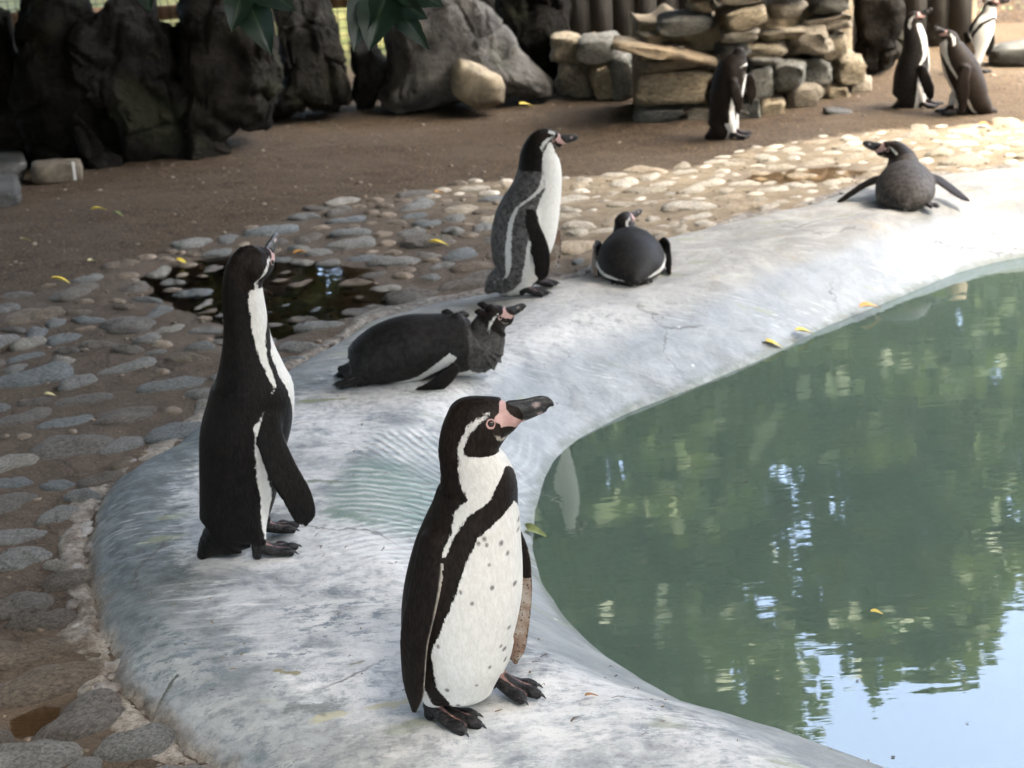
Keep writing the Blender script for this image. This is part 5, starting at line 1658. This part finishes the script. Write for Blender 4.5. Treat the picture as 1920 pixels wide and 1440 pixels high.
def make_penguin(label, at, az, body, ventral, pattern, eye, bill_f, hs, flippers, feet, h=.005, n_head=6, cut=None, tone=0.0, brown=.6, spots=None, legs=True, white_leg=True, neck_pat=None, bump=None, tail=None, dz=0.0, tailrow=True, extra=None, moult_head=False, spot_r=.0034, prone=False, pinkless=False, stripe_k=1.0, legpatch=None, cap0k=.8):
    B = np.array(body, float)
    if prone:                                   # lie along the slope of the concrete
        ca, sa = math.cos(-az), math.sin(-az)
        sz = lambda x, y: surface_z(at[0] + x * ca - y * sa, at[1] + x * sa + y * ca)
        i0_, i1_ = 2, int(k_prone) if (k_prone := len(B) * .55) else 0
        z0_ = sz(0, 0)
        ga = np.array([[B[i, 0], B[i, 1], 1] for i in range(i1_)] + [[.08, .1, 1], [-.08, .1, 1]])
        gb_ = np.array([sz(q[0], q[1]) - z0_ for q in ga])
        pl = np.linalg.lstsq(ga, gb_, rcond=None)[0]
        sh = lambda P: np.asarray(P, float) + np.column_stack([np.zeros((len(P), 2)), np.asarray(P, float)[:, :2] @ pl[:2] + pl[2] - .012])
        B[:, :3] = sh(B[:, :3]); eye = sh([eye])[0]
        flippers = [(sh(p_), c_, s_, d_) for p_, c_, s_, d_ in flippers]
        feet = [(tuple(sh([p_])[0] + (0, 0, .012)), y_, t_, s_) for p_, y_, t_, s_ in feet]
        extra = [(tuple(sh([a_])[0]), tuple(sh([b_])[0]), r_) for a_, b_, r_ in extra] if extra else extra
    k = len(B)
    vent = np.asarray(ventral, float)
    if vent.ndim == 1:
        vent = np.tile(vent, (k, 1))
    DD = B[:, 5] if B.shape[1] > 5 else B[:, 4]
    lb = Loft(B[:, :3], B[:, 3], B[:, 4], DD, vent, 70, cap0=B[0, 4] * cap0k, cap1=B[-1, 4] * .8)
    lat0 = nrm(np.cross(nrm(vent[k // 3]), (0, 0, 1.0)))
    bf = nrm(np.array(bill_f, float))
    # head frame: x along the bill, z up, y to the side
    hy = nrm(np.cross((0, 0, 1.0), bf)); hz = np.cross(bf, hy)
    E0 = np.array(eye, float)
    hs_ = hs

    def to_head(P):
        q = P - E0
        return (q @ bf) / hs_, (q @ hy) / hs_, (q @ hz) / hs_

    head = None
    if n_head:
        hx = np.array([-.046, -.030, -.010, .008, .022, .034, .044]) * hs
        hzv = np.array([.001, .0005, -.0015, -.0037, -.0052, -.0031, -.0005]) * hs
        hh = np.array([.020, .0300, .0342, .0340, .0295, .0218, .0160]) * hs
        hw = np.array([.018, .0265, .0295, .0275, .0220, .0165, .0125]) * hs
        head = Loft(E0 + hx[:, None] * bf + hzv[:, None] * hz, hw, hh, hh, -hz, 24, cap0=.014 * hs, cap1=.008 * hs)
    fl = []
    for (pts, chord, sc, side) in flippers:
        pts = np.array(pts, float)
        m = len(pts)
        t = np.linspace(0, 1, m)
        w = np.interp(t, [0, .12, .3, .5, .7, .85, .95, 1], [.024, .029, .0325, .0315, .027, .021, .013, .006]) * sc
        th = np.interp(t, [0, .15, .4, 1], [.015, .010, .0068, .0046]) * sc
        ch = np.asarray(chord, float)
        fl.append((Loft(pts, th, w, w, ch, 40, cap0=.012, cap1=.006), side))
    lg = []
    for (ank, knee) in legs or ():
        ank = np.array(ank, float); knee = np.array(knee, float)
        lg.append(Loft([knee, knee * .5 + ank * .5, ank], [.036, .029, .0165], [.036, .029, .0165], [.036, .029, .0165], vent[2], 16))
    ext = []
    for (a, b, r) in extra or ():
        ext.append(Loft([a, (np.array(a) + np.array(b)) / 2, b], [r * .6, r, r * .5], [r * .6, r, r * .5], [r * .6, r, r * .5], (0.2, .3, 1), 8))

    def fn(P):
        f = lb(P)
        if head:
            f = smin(f, head(P), .012 * hs)
        for q in lg:
            f = smin(f, q(P), .018)
        for q in ext:
            f = smin(f, q(P), .006)
        for q, side in fl:
            g, inf = q(P, True)
            kk = np.clip(.016 - inf['u'] / (len(q.c)) * .10, .0015, .016)
            f = smin(f, g, kk)
        return f

    pts = [B[:, :3] - B[:, 3:4], B[:, :3] + B[:, 3:4], B[:, :3] - B[:, 4:5], B[:, :3] + B[:, 4:5], B[:, :3] + (0, 0, 1) * DD[:, None]]
    pts += [q.c - .035 for q, _ in fl] + [q.c + .035 for q, _ in fl] + [q.c - .02 for q in lg] + [q.c + .02 for q in ext]
    if head:
        pts += [head.c - .036 * hs, head.c + .036 * hs]
    pts = np.concatenate(pts)
    V, Q = isosurface(fn, pts.min(0) - .012, pts.max(0) + .012, h)
    # ---- plumage fields
    f0, inf = lb(V, True)
    u, phi, r = inf['u'], inf['phi'], inf['r']
    pat = np.array(pattern, float)
    p1 = np.interp(u, pat[:, 0], pat[:, 1]); p2 = np.interp(u, pat[:, 0], pat[:, 2]); p3 = np.interp(u, pat[:, 0], pat[:, 3])
    arc = np.radians(1) * r
    white = np.maximum((p1 - phi) * arc, np.minimum(phi - p2, p3 - phi) * arc)
    X_, Y_, Z_ = to_head(V)
    if cut is not None:
        step = np.linalg.norm(np.gradient(B[:, :3], axis=0), axis=1).mean()
        white = np.minimum(white, (cut - u) * step)
    dh = np.sqrt(X_ ** 2 + Y_ ** 2 + Z_ ** 2)
    headz = np.clip((.085 - dh) / .01, -1, 1) * .01
    stripe = sd_poly(X_, Z_, STRIPE, [q * stripe_k for q in STRIPE_R]) * hs
    stripe = np.minimum(stripe, headz)
    if moult_head:
        stripe = np.maximum(stripe, np.minimum(sd_poly(X_, Z_, face((-30, 33), (-5, 33)), [4 * PX, 5 * PX]), headz))
    white = np.maximum(white, stripe)
    pink = np.maximum(sd_area(X_, Z_, PINK[0]), .0076 - np.hypot(X_, Z_)) * hs
    pink = np.minimum(pink, headz)
    if pinkless:
        pink[:] = -.05
    fringe = np.minimum(sd_poly(X_, Z_, FRINGE, FRINGE_R) * hs, headz)
    lore = np.minimum(np.maximum(sd_poly(X_, Z_, face((11, 20), (13, 29)), [4.2 * PX, 4.0 * PX]), sd_poly(X_, Z_, face((9, -8), (17, -12), (33, -19), (44, -22)), [2.6 * PX, 4.2 * PX, 5.0 * PX, 4.0 * PX])) * hs, headz)
    pink = np.minimum(pink, -lore + .0008)
    spot = np.full(len(V), -.05)
    if spots:
        fv = nrm(vent[k // 3])
        for i, s in enumerate(spots):
            d = np.hypot(V[:, 0] - s[0], (V[:, 2] - s[2]) * .85)
            rr = spot_r * (.75 + .5 * ((i * 37) % 10) / 10)
            spot = np.maximum(spot, np.where(inf['n'] > -.2, rr - d, -.05))
    under = np.full(len(V), -1.0)
    onfl = np.zeros(len(V), bool)
    legm = np.zeros(len(V))
    for q in lg:
        g = q(V)
        on = g < f0 - .002
        legm[on] = 1
    spot = np.where(legm > 0, -.05, spot)
    if white_leg and len(lg):
        low = V[:, 2] < white_leg if not isinstance(white_leg, bool) else V[:, 2] < .085
        white = np.where((legm > 0) & low, .02, white)
    if legpatch:
        (ax_, az_), (bx_, bz_), rr_ = legpatch
        white = np.minimum(white, np.where(V[:, 1] < .02, -sd_poly(V[:, 0], V[:, 2], [(ax_, az_), (bx_, bz_)], [rr_, rr_]), .05))
    for q, side in fl:
        g, fi = q(V, True)
        on = g < f0 - .0015
        tl = fi['u'] / q.u[-1]
        edge = np.clip((.09 - np.abs(np.abs(fi['n']) - .99)) * .02, -.004, .004)
        trailing = np.where(fi['n'] * side[1] < 0, (np.abs(fi['n']) - .90) * .03, -.01)
        trailing = np.where(tl > .1, trailing, -.01)
        white = np.where(on, -.01, white)
        pink = np.where(on, -.05, pink); fringe = np.where(on, -.05, fringe); spot = np.where(on, -.05, spot)
        fringe = np.where(on, np.where(fi['n'] * side[1] < 0, (np.abs(fi['n']) - .965) * .03, -.01) * (tl > .12) - .01 * (tl <= .12), fringe)
        un = np.where(fi['b'] * side[0] > 0, .4, -1.0)
        un = np.where((tl < .30) | (np.abs(fi['n']) > .985), -1, un)
        under = np.where(on, un, under)
        onfl |= on
    root = empty("penguin", (at[0], at[1], surface_z(at[0], at[1]) + dz), -az, label, "penguin", "penguins around the pool")
    attrs = dict(calm=onfl.astype(float), white=white, pink=pink, fringe=fringe, spot=spot, under=under,
                 tone=np.where(onfl, 0.0, np.clip(np.full(len(V), tone), 0, 1) if not callable(tone) else tone(V, u, phi)),
                 brown=brown(V, u, phi) if callable(brown) else np.clip(np.full(len(V), brown) + .5 * (dh < .09), 0, 1))
    mesh_obj("body", V, Q, PLUMAGE, parent=root, attrs=attrs)
    # ---- bill
    def W3(x, y, z):
        return E0 + (x * bf + y * hy + z * hz) * hs
    bp = BILL_PAIRS
    c = np.array([W3((a[0] + b[0]) / 2, 0, (a[1] + b[1]) / 2) for a, b, w in bp])
    dv = np.array([math.hypot(a[0] - b[0], a[1] - b[1]) / 2 for a, b, w in bp]) * hs * 1.10
    ww_ = np.array([w * PX for a, b, w in bp]) * hs * .8
    bl = Loft(c, ww_, dv, dv, -hz, 30, cap1=.002 * hs)
    gap = lambda P: np.abs((P - E0) @ hz / hs - np.interp((P - E0) @ bf / hs, [.02, .045, .06, .08, .1], face((36, 3))[0][1] + np.array([-.006, -.0005, .001, .003, -.002])))
    bfn = lambda P: bl(P) + np.clip(.0011 * hs - gap(P), 0, 1) * .8
    lo, hi = c.min(0) - .02 * hs, c.max(0) + .02 * hs
    BV, BQ = isosurface(bfn, lo, hi, max(.0018, h * .42) if h < .006 else .004)
    bx, by, bz = (BV - E0) @ bf / hs, (BV - E0) @ hy / hs, (BV - E0) @ hz / hs
    pa = face((84, 26))[0]; pb = face((92, 7))[0]; pc = face((58, -8))[0]
    pale = -.002 + .8 * np.maximum(.0075 - np.hypot((bx - pa[0]) * .75, bz - pa[1]), .0058 - np.hypot(bx - pb[0], bz - pb[1]))
    pinkb = np.minimum(sd_area(bx, bz, face((20, 12), (34, 11), (48, 4), (66, -7), (56, -22), (20, -22))), 1)
    if pinkless:
        pinkb[:] = -1
    mesh_obj("beak", BV, BQ, BILL, parent=root, attrs=dict(pale=pale, pinkbase=pinkb))
    # ---- eyes
    for sgn in (-1, 1):
        ys = np.linspace(0, .05, 60) * hs
        P = E0 + sgn * ys[:, None] * hy
        ff = fn(P)
        j = int(np.argmax(ff > 0)) if (ff > 0).any() else 30
        ey = ys[j]
        ev, ef = ICO[3]
        pv = (ev @ hy) * sgn > .86
        o = mesh_obj("eye", ev * np.array((.0060, .0060, .0060)) * hs, ef, EYE, parent=root, attrs=dict(pupil=np.where((ev @ hy) * sgn > .80, 1.0, -1.0)))
        o.location = E0 + hy * sgn * (ey - .0030 * hs)
    # ---- feet
    for (pos, yaw, pitch, sc) in feet:
        make_foot(root, pos, yaw, pitch, sc, .0022 if h < .004 else (.003 if h < .0055 else .0045))
    return root


FOOT_CACHE = {}


def make_foot(root, pos, yaw, pitch, sc, h):
    """Webbed foot, ankle at its origin, toes along +X; three toes with claws."""
    key = round(h, 4)
    if key not in FOOT_CACHE:
        toes = []
        for a, L in ((-.36, .066), (0.02, .078), (.40, .064)):
            d = np.array((math.cos(a), math.sin(a), 0))
            p = [np.array((0, 0, .030)), d * L * .30 + (0, 0, .019), d * L * .62 + (0, 0, .0125), d * L * .85 + (0, 0, .0115), d * L + (0, 0, .0085)]
            toes.append((Loft(p, [.014, .0125, .0115, .012, .0085], [.014, .0105, .0085, .009, .0078], [.014, .0105, .0085, .009, .0078], (0, 0, -1), 24, cap1=.006), d, L))
        heel = Loft([(0, 0, .05), (-.003, 0, .03), (-.008, 0, .012)], [.015, .014, .010], [.015, .014, .010], [.015, .014, .010], (-1, 0, 0), 12)
        webs = []
        for a in (-.18, .20):
            d = np.array((math.cos(a), math.sin(a), 0))
            webs.append(Loft([d * .012 + (0, 0, .016), d * .036 + (0, 0, .008), d * .054 + (0, 0, .006)], [.006, .012, .013], [.006, .0042, .0034], [.006, .0042, .0034], (0, 0, -1), 14, cap1=.004))

        def fn(P):
            f = heel(P)
            for q, _, _ in toes:
                f = smin(f, q(P), .005)
            for q in webs:
                f = smin(f, q(P), .004)
            return f
        V, Q = isosurface(fn, (-.025, -.045, -.004), (.095, .045, .068), h)
        V[:, 2] = np.maximum(V[:, 2], .0006)
        wv = np.clip(1 - np.min([np.abs(q(V)) for q, _, _ in toes], 0) * 0 - 1, 0, 1)
        fw = np.min([q(V) for q in webs], 0); ft = np.min([q(V) for q, _, _ in toes], 0)
        td = np.sort(np.stack([q(V) for q, _, _ in toes]), 0)
        wv = np.clip(1 - (td[1] - td[0]) / .0045, 0, 1) * .8 * (V[:, 0] > .012) + .45 * np.clip((V[:, 2] - .035) / .01, 0, 1)
        o = mesh_obj("foot", V, Q, FOOT, attrs=dict(web=wv))
        me = o.data; bpy.data.objects.remove(o)
        claws = []
        for _, d, L in toes:
            s = np.array((-d[1], d[0], 0))
            cl = Loft([d * (L + .001) + (0, 0, .0105), d * (L + .008) + (0, 0, .0095), d * (L + .014) + (0, 0, .004)], [.0034, .0026, .0009], [.0034, .0026, .0009], [.0034, .0026, .0009], (0, 0, -1), 10)
            CV, CQ = isosurface(cl, d * L + (-.008, -.008, -.002), d * L + (.022, .018, .018), .0016)
            co = mesh_obj("claw", CV, CQ, CLAW); claws.append(co.data); bpy.data.objects.remove(co)
        FOOT_CACHE[key] = (me, claws)
    me, claws = FOOT_CACHE[key]
    o = bpy.data.objects.new("foot", me); COL.objects.link(o); o.parent = root
    o.location = pos; o.rotation_euler = (0, pitch, yaw); o.scale = (sc, sc, sc)
    for c in claws:
        q = bpy.data.objects.new("claw", c); COL.objects.link(q); q.parent = o
    return o


def stand(name, label, vent, pattern, depth_r, chord, feet, knees=None, bill_y=0.0, both=True, headscale=None, side=(1, -1, 1), flip=None, lchord=None, **kw):
    """A penguin built from its measured spine, flipper lines and feet."""
    d = name
    body = [list(r) for r in d['body']][:kw.pop('nrow', 99)]
    E0 = np.array(d['eye'][0], float)
    bb = np.array(d['billbase'][0], float); bt = np.array(d['billtip'][0], float)
    bfv = nrm(bt - bb); bfv[1] += bill_y; bfv = nrm(bfv)
    hs = headscale or 1.0
    v = nrm(np.array(vent, float))
    lat = np.array((v[1], -v[0], 0))            # the bird's right
    rp = np.array(d['rflip'], float)
    rp[:, 1] = depth_r
    fl = [(rp, chord, kw.pop('fsc', 1.0), side)]
    if flip is not None:
        fl.append(flip)
    elif both:
        B = np.array(body)
        c = np.array([np.interp(rp[:, 2], np.sort(B[:, 2]), B[np.argsort(B[:, 2]), i]) for i in (0, 1)]).T
        q = rp.copy()
        off = q[:, :2] - c
        l2 = lat[:2]
        q[:, :2] = c + off - 2 * (off @ l2)[:, None] * l2
        ch = np.array(chord, float); ch = ch - 2 * (ch @ lat) * lat
        fl.append((q, ch, 1.0, (-side[0], side[1], side[2])))
    legs = [(np.array(f[0]) + (0, 0, .042), kn) for f, kn in zip(feet, knees)] if knees else None
    return make_penguin(label, d['at'], d['az'], body, v, pattern, E0, bfv, hs, fl, feet, legs=legs, **kw)


# the spotted penguin in front
A = BIRD_A
stand(A, "penguin with spotted white belly and pink face standing upright at the pool's edge",
      (.87, -.50, 0),
      [(0, 80, 98, 128), (.6, 86, 101, 122), (1, 84, 104, 118), (2, 88, 112, 116), (3, 81, 112, 113), (4, 74, 108, 108), (5, 69, 97, 99), (6, 66, 89, 93), (7, 57, 84, 90), (8, 30, 75, 93), (8.5, 12, 62, 88), (9, -25, 44, 78), (9.5, -50, 32, 82), (10, -70, 12, 87), (10.5, -90, -15, 89), (11, -90, -40, 88), (12, -90, -60, 84), (13, -90, -60, 80), (18, -90, -60, 80)],
      np.array([-.045, -.064, -.073, -.074, -.072, -.070, -.068]), (.70, -.70, .0),
      [((-.082, -.022, 0), -.50, 0, 1.06), ((.028, .050, .006), -.55, 0, 1.04)],
      knees=[(-.072, -.025, .105), (.028, .045, .105)],
      flip=(np.column_stack([np.array(A['lflip'])[:, 0] + [-.010, -.011, -.011, -.009, -.006, -.003, -.003], [.070, .085, .088, .085, .08, .078, .078], np.array(A['lflip'])[:, 2] - [0, 0, .006, .016, .024, .030, .036]]), (.93, -.25, 0), .84, (1, -1, .2)),
      h=.0030, n_head=6, nrow=15, cap0k=.42, stripe_k=1.2, legpatch=((-.092, .115), (-.058, .045), .008), cut=12.15, spots=A['spots'], bill_y=-.06, tone=0, brown=.55, side=(-1, -1, .35), fsc=1.0)
# the tall black one seen from behind
Bd = BIRD_B
stand(Bd, "tall black penguin seen from behind with neck stretched up and one flipper held out",
      (.93, .37, 0),
      [(0, -60, 50, 40), (2, -20, 30, 50), (3, 10, 50, 70), (4, 18, 56, 80), (5, 24, 74, 92), (6, 30, 92, 100), (7, 36, 104, 110), (8, 54, 96, 92), (8.6, 60, 74, 80), (9, 62, 74, 84), (10, 60, 73, 90), (11, 30, 60, 94), (12, -40, 20, 96), (13, -90, -60, 96), (14, -90, -60, 88), (20, -90, -60, 80)],
      np.array([-.072, -.092, -.104, -.108, -.108, -.106, -.106]), (.93, .30, .12),
      [((-.013, -.045, 0), .22, 0, 1.0), ((.002, .050, .008), .25, 0, .95)],
      knees=[(-.03, -.035, .10), (-.015, .05, .10)], h=.0042, n_head=6, cut=14.0, bill_y=1.25, headscale=.84, side=(-1, -1, .35), brown=.0, white_leg=.03)
# the moulting grey one in profile
grey = lambda V, u, phi: np.clip(np.where(u < 9.5, 1.0, 0) + 0 * u, 0, 1)
stand(BIRD_C, "moulting grey penguin standing in profile at the top of the concrete, facing the pool",
      (.96, -.28, 0),
      [(0, -60, 70, 60), (2, 40, 80, 84), (3, 62, 88, 102), (4, 66, 94, 105), (5, 66, 99, 108), (6, 66, 100, 106), (7, 64, 84, 90), (8, 58, 60, 72), (9, 66, 66, 70), (10, 68, 68, 68), (12, 66, 66, 66), (16, 50, 50, 50)],
      np.array([-.088, -.102, -.106, -.106, -.104, -.1, -.1]), (.95, -.1, .1),
      [((-.030, -.045, 0), -.1, 0, 1.0), ((.004, .045, .004), .0, 0, 1.0)],
      knees=[(-.035, -.035, .10), (-.005, .045, .10)], h=.0048, n_head=6, cut=14.2, headscale=.80, stripe_k=1.5, side=(-1, -1, .2), tone=grey, brown=.3, moult_head=True, white_leg=.07)
# preening by the wall
G_ = BIRD_G
gb = [list(r) for r in G_['body']]
E0 = np.array((.040, -.030, .350)); bt = np.array((-.035, -.085, .26))
make_penguin("dark penguin preening with its head bent to its shoulder before the stone wall", G_['at'], G_['az'], gb, (.93, .35, 0),
             [(0, -60, 60, 50), (1, -60, 60, 70), (2, 0, 56, 84), (3, 30, 66, 88), (4, 50, 84, 94), (5, 52, 96, 100), (6, 40, 96, 94), (7, 0, 100, 90), (10, -60, 100, 90)],
             E0, bt - E0, 1.0,
             [(np.array([(.01, -.085, .30), (.022, -.10, .255), (.033, -.103, .21), (.036, -.10, .165), (.036, -.098, .14)]), (.9, .3, .1), .9, (-1, -1, .2)),
              (np.array([(.09, .06, .30), (.10, .08, .25), (.105, .085, .20), (.10, .085, .15)]), (.9, .3, .1), .9, (-1, -1, .2))],
             [((.006, -.045, 0), .1, 0, 1.0), ((.02, .05, 0), .1, 0, 1.0)], legs=[((.006, -.045, .04), (-.02, -.04, .11)), ((.02, .05, .04), (0, .05, .11))], h=.007, brown=.8, cut=9.5, pinkless=True)
# the trio
stand(BIRD_H, "penguin of the trio standing nearest the dark boulder with its head held high",
      (.90, .42, 0),
      [(0, -60, 70, 60), (1, 30, 62, 84), (2, 30, 66, 88), (3, 34, 76, 92), (4, 40, 92, 96), (5, 44, 58, 78), (6, 30, 44, 80), (7, 0, 30, 84), (8, -60, -20, 84), (9, -90, -60, 80), (12, -90, -60, 70)],
      np.array([-.085, -.10, -.104, -.102, -.10]), (.95, .0, .1),
      [((.02, -.045, 0), .05, 0, 1.0), ((.05, .045, 0), .0, 0, 1.0)],
      knees=[(-.0, -.035, .10), (.02, .045, .10)], h=.007, n_head=6, cut=9.3, headscale=.9, stripe_k=1.9, side=(-1, -1, .2), brown=.5, tone=.12)
stand(BIRD_I, "penguin of the trio turned toward the boulder with thick white neck stripe and orange face",
      (-.93, .36, 0),
      [(0, -60, 70, 60), (1, 20, 60, 70), (2, 46, 84, 96), (3, 56, 92, 98), (4, 58, 88, 96), (5, 56, 78, 90), (6, 40, 62, 88), (7, -20, 30, 92), (8, -90, -60, 96), (9, -90, -60, 96), (10, -90, -60, 96)],
      np.array([-.085, -.105, -.106, -.10, -.098]), (-.9, -.2, .1),
      [((.0, -.05, 0), math.pi + .3, 0, 1.0), ((-.035, .045, 0), math.pi + .25, 0, 1.0)],
      knees=[(.03, -.04, .10), (.0, .045, .10)], h=.007, n_head=6, cut=9.0, headscale=.9, stripe_k=1.9, side=(1, -1, .2), brown=1.0, tone=.12)
stand(BIRD_J, "penguin of the trio with bright white belly leaning toward the kerb stone",
      (.75, -.66, 0),
      [(0, 60, 80, 90), (1, 78, 92, 100), (2, 78, 92, 100), (3, 76, 90, 98), (4, 70, 86, 96), (5, 50, 70, 94), (6, 10, 36, 96), (7, -60, -20, 96), (9, -90, -60, 92), (11, -90, -60, 80)],
      np.array([-.06, -.085, -.09, -.09]), (.6, -.7, .1),
      [((-.05, -.04, 0), -.2, 0, 1.0), ((.03, .045, 0), -.2, 0, 1.0)],
      knees=[(-.04, -.035, .10), (.03, .045, .10)], h=.008, n_head=6, cut=8.6, headscale=.98, stripe_k=1.9, side=(1, -1, .2), brown=.2)
# lying on its belly, side view
D_ = BIRD_D
db = [list(r) for r in D_['body']]
greyd = lambda V, u, phi: np.clip(np.where(u < 8.2, .12, 0) + np.where((u > 7.9) & (u < 11.5), .5, 0), 0, 1)
E0 = np.array(D_['eye'][0]) ; bt = np.array(D_['billtip'][0]) - np.array(D_['billbase'][0])
fp = np.array(D_['rflip']); fp[:, 1] = (-.105, -.118, -.120, -.114, -.105)
fpl = fp.copy(); fpl[:, 1] *= -1
make_penguin("moulting dark penguin lying on its belly on the concrete, tufted neck and beak lifted", D_['at'], D_['az'], db, np.array([(.25, 0, -1)] * 8 + [(.5, 0, -.86)] * 8, float),
             [(0, -90, 90, 80), (3, -60, 20, 18), (4, -20, 14, 34), (5, 10, 26, 47), (6, 24, 48, 68), (6.8, 34, 66, 92), (7.25, 40, 84, 80), (8, 50, 90, 80), (9, 20, 90, 80), (16, -40, 90, 80)],
             E0, bt, .80,
             [(fp, (-.45, -.3, .85), .8, (1, 1, .2)), (fpl, (-.45, .3, .85), .8, (-1, 1, .2))],
             [((-.16, -.06, .006), math.pi - .2, 0, .9), ((-.16, .06, .006), math.pi + .2, 0, .9)], legs=None, h=.0048, tone=greyd, brown=lambda V, u, phi: np.where(u > 7.6, .55, .0), cut=None, prone=True,
             extra=[((a[0], (-1) ** i * .012 - (.05 if i > 5 else 0), a[2]), (a[0] - .022, (-1) ** i * .02 - (.06 if i > 5 else 0), a[2] + .004), .011) for i, a in enumerate(D_['tufts'])])
# lying on its belly, seen from the tail
make_penguin("round black penguin lying on its belly with its tail toward the viewer", (.437, 4.965), .0881,
             [(.010, -.045, .030, .018, .012, .014), (.006, -.015, .036, .055, .036, .034), (0, .04, .044, .100, .044, .064), (0, .12, .050, .120, .050, .094), (0, .20, .055, .116, .055, .098), (-.004, .27, .065, .092, .06, .088), (-.010, .315, .085, .068, .06, .068), (-.016, .34, .112, .046, .046, .046), (-.018, .352, .140, .036, .036, .036)],
             (0, 0, -1.0), [(0, 10, 95, 92), (2, 50, 76, 96), (4, 50, 84, 102), (6, 40, 90, 92), (9, 0, 90, 80)],
             (-.012, .362, .152), (.72, .62, .10), .80,
             [([(-.115, .26, .085), (-.128, .22, .07), (-.132, .17, .05), (-.128, .12, .032), (-.118, .085, .02)], (.12, .5, .8), .9, (1, -1, .2)),
              ([(.115, .26, .085), (.128, .22, .065), (.132, .16, .042), (.134, .11, .025), (.135, .08, .02)], (.2, .5, .8), .9, (-1, -1, .2))],
             [((-.05, .04, .0), math.pi * 1.5, 0, .7), ((.05, .04, .0), math.pi * 1.5, 0, .7)], legs=None, h=.0055, tone=.1, brown=.1, prone=True)
# wings spread on the far rim
make_penguin("brown penguin lying on the pale rim with both flippers spread wide", (1.60, 5.77), .2707,
             [(.0, -.045, .030, .022, .014, .016), (.0, -.015, .036, .070, .036, .040), (0, .05, .046, .108, .046, .072), (.0, .14, .056, .118, .056, .100), (.0, .21, .066, .108, .062, .100), (-.006, .265, .088, .084, .070, .082), (-.016, .30, .135, .060, .060, .068), (-.032, .32, .166, .044, .046, .046), (-.05, .33, .182, .036, .036, .036)],
             (0, 0.1, -1.0), [(0, 10, 95, 92), (2, 50, 96, 92), (6, 40, 96, 92), (9, 0, 90, 80)],
             (-.078, .325, .184), (-.95, -.12, .20), 1.0,
             [([(-.09, .22, .085), (-.125, .205, .082), (-.165, .19, .066), (-.205, .175, .045), (-.245, .16, .022), (-.27, .15, .010)], (0, .93, .25), .95, (1, 1, .2)),
              ([(.09, .21, .085), (.125, .19, .078), (.16, .165, .058), (.195, .135, .036), (.225, .11, .018), (.245, .095, .010)], (.1, .93, .25), .95, (-1, 1, .2))],
             [((.075, .03, .0), -.7, 0, .8), ((-.05, .05, .0), math.pi * 1.5, 0, .7)], legs=None, h=.006, prone=True, tone=lambda V, u, phi: np.clip(np.where(u < 6, .62, 0), 0, 1), brown=.8)
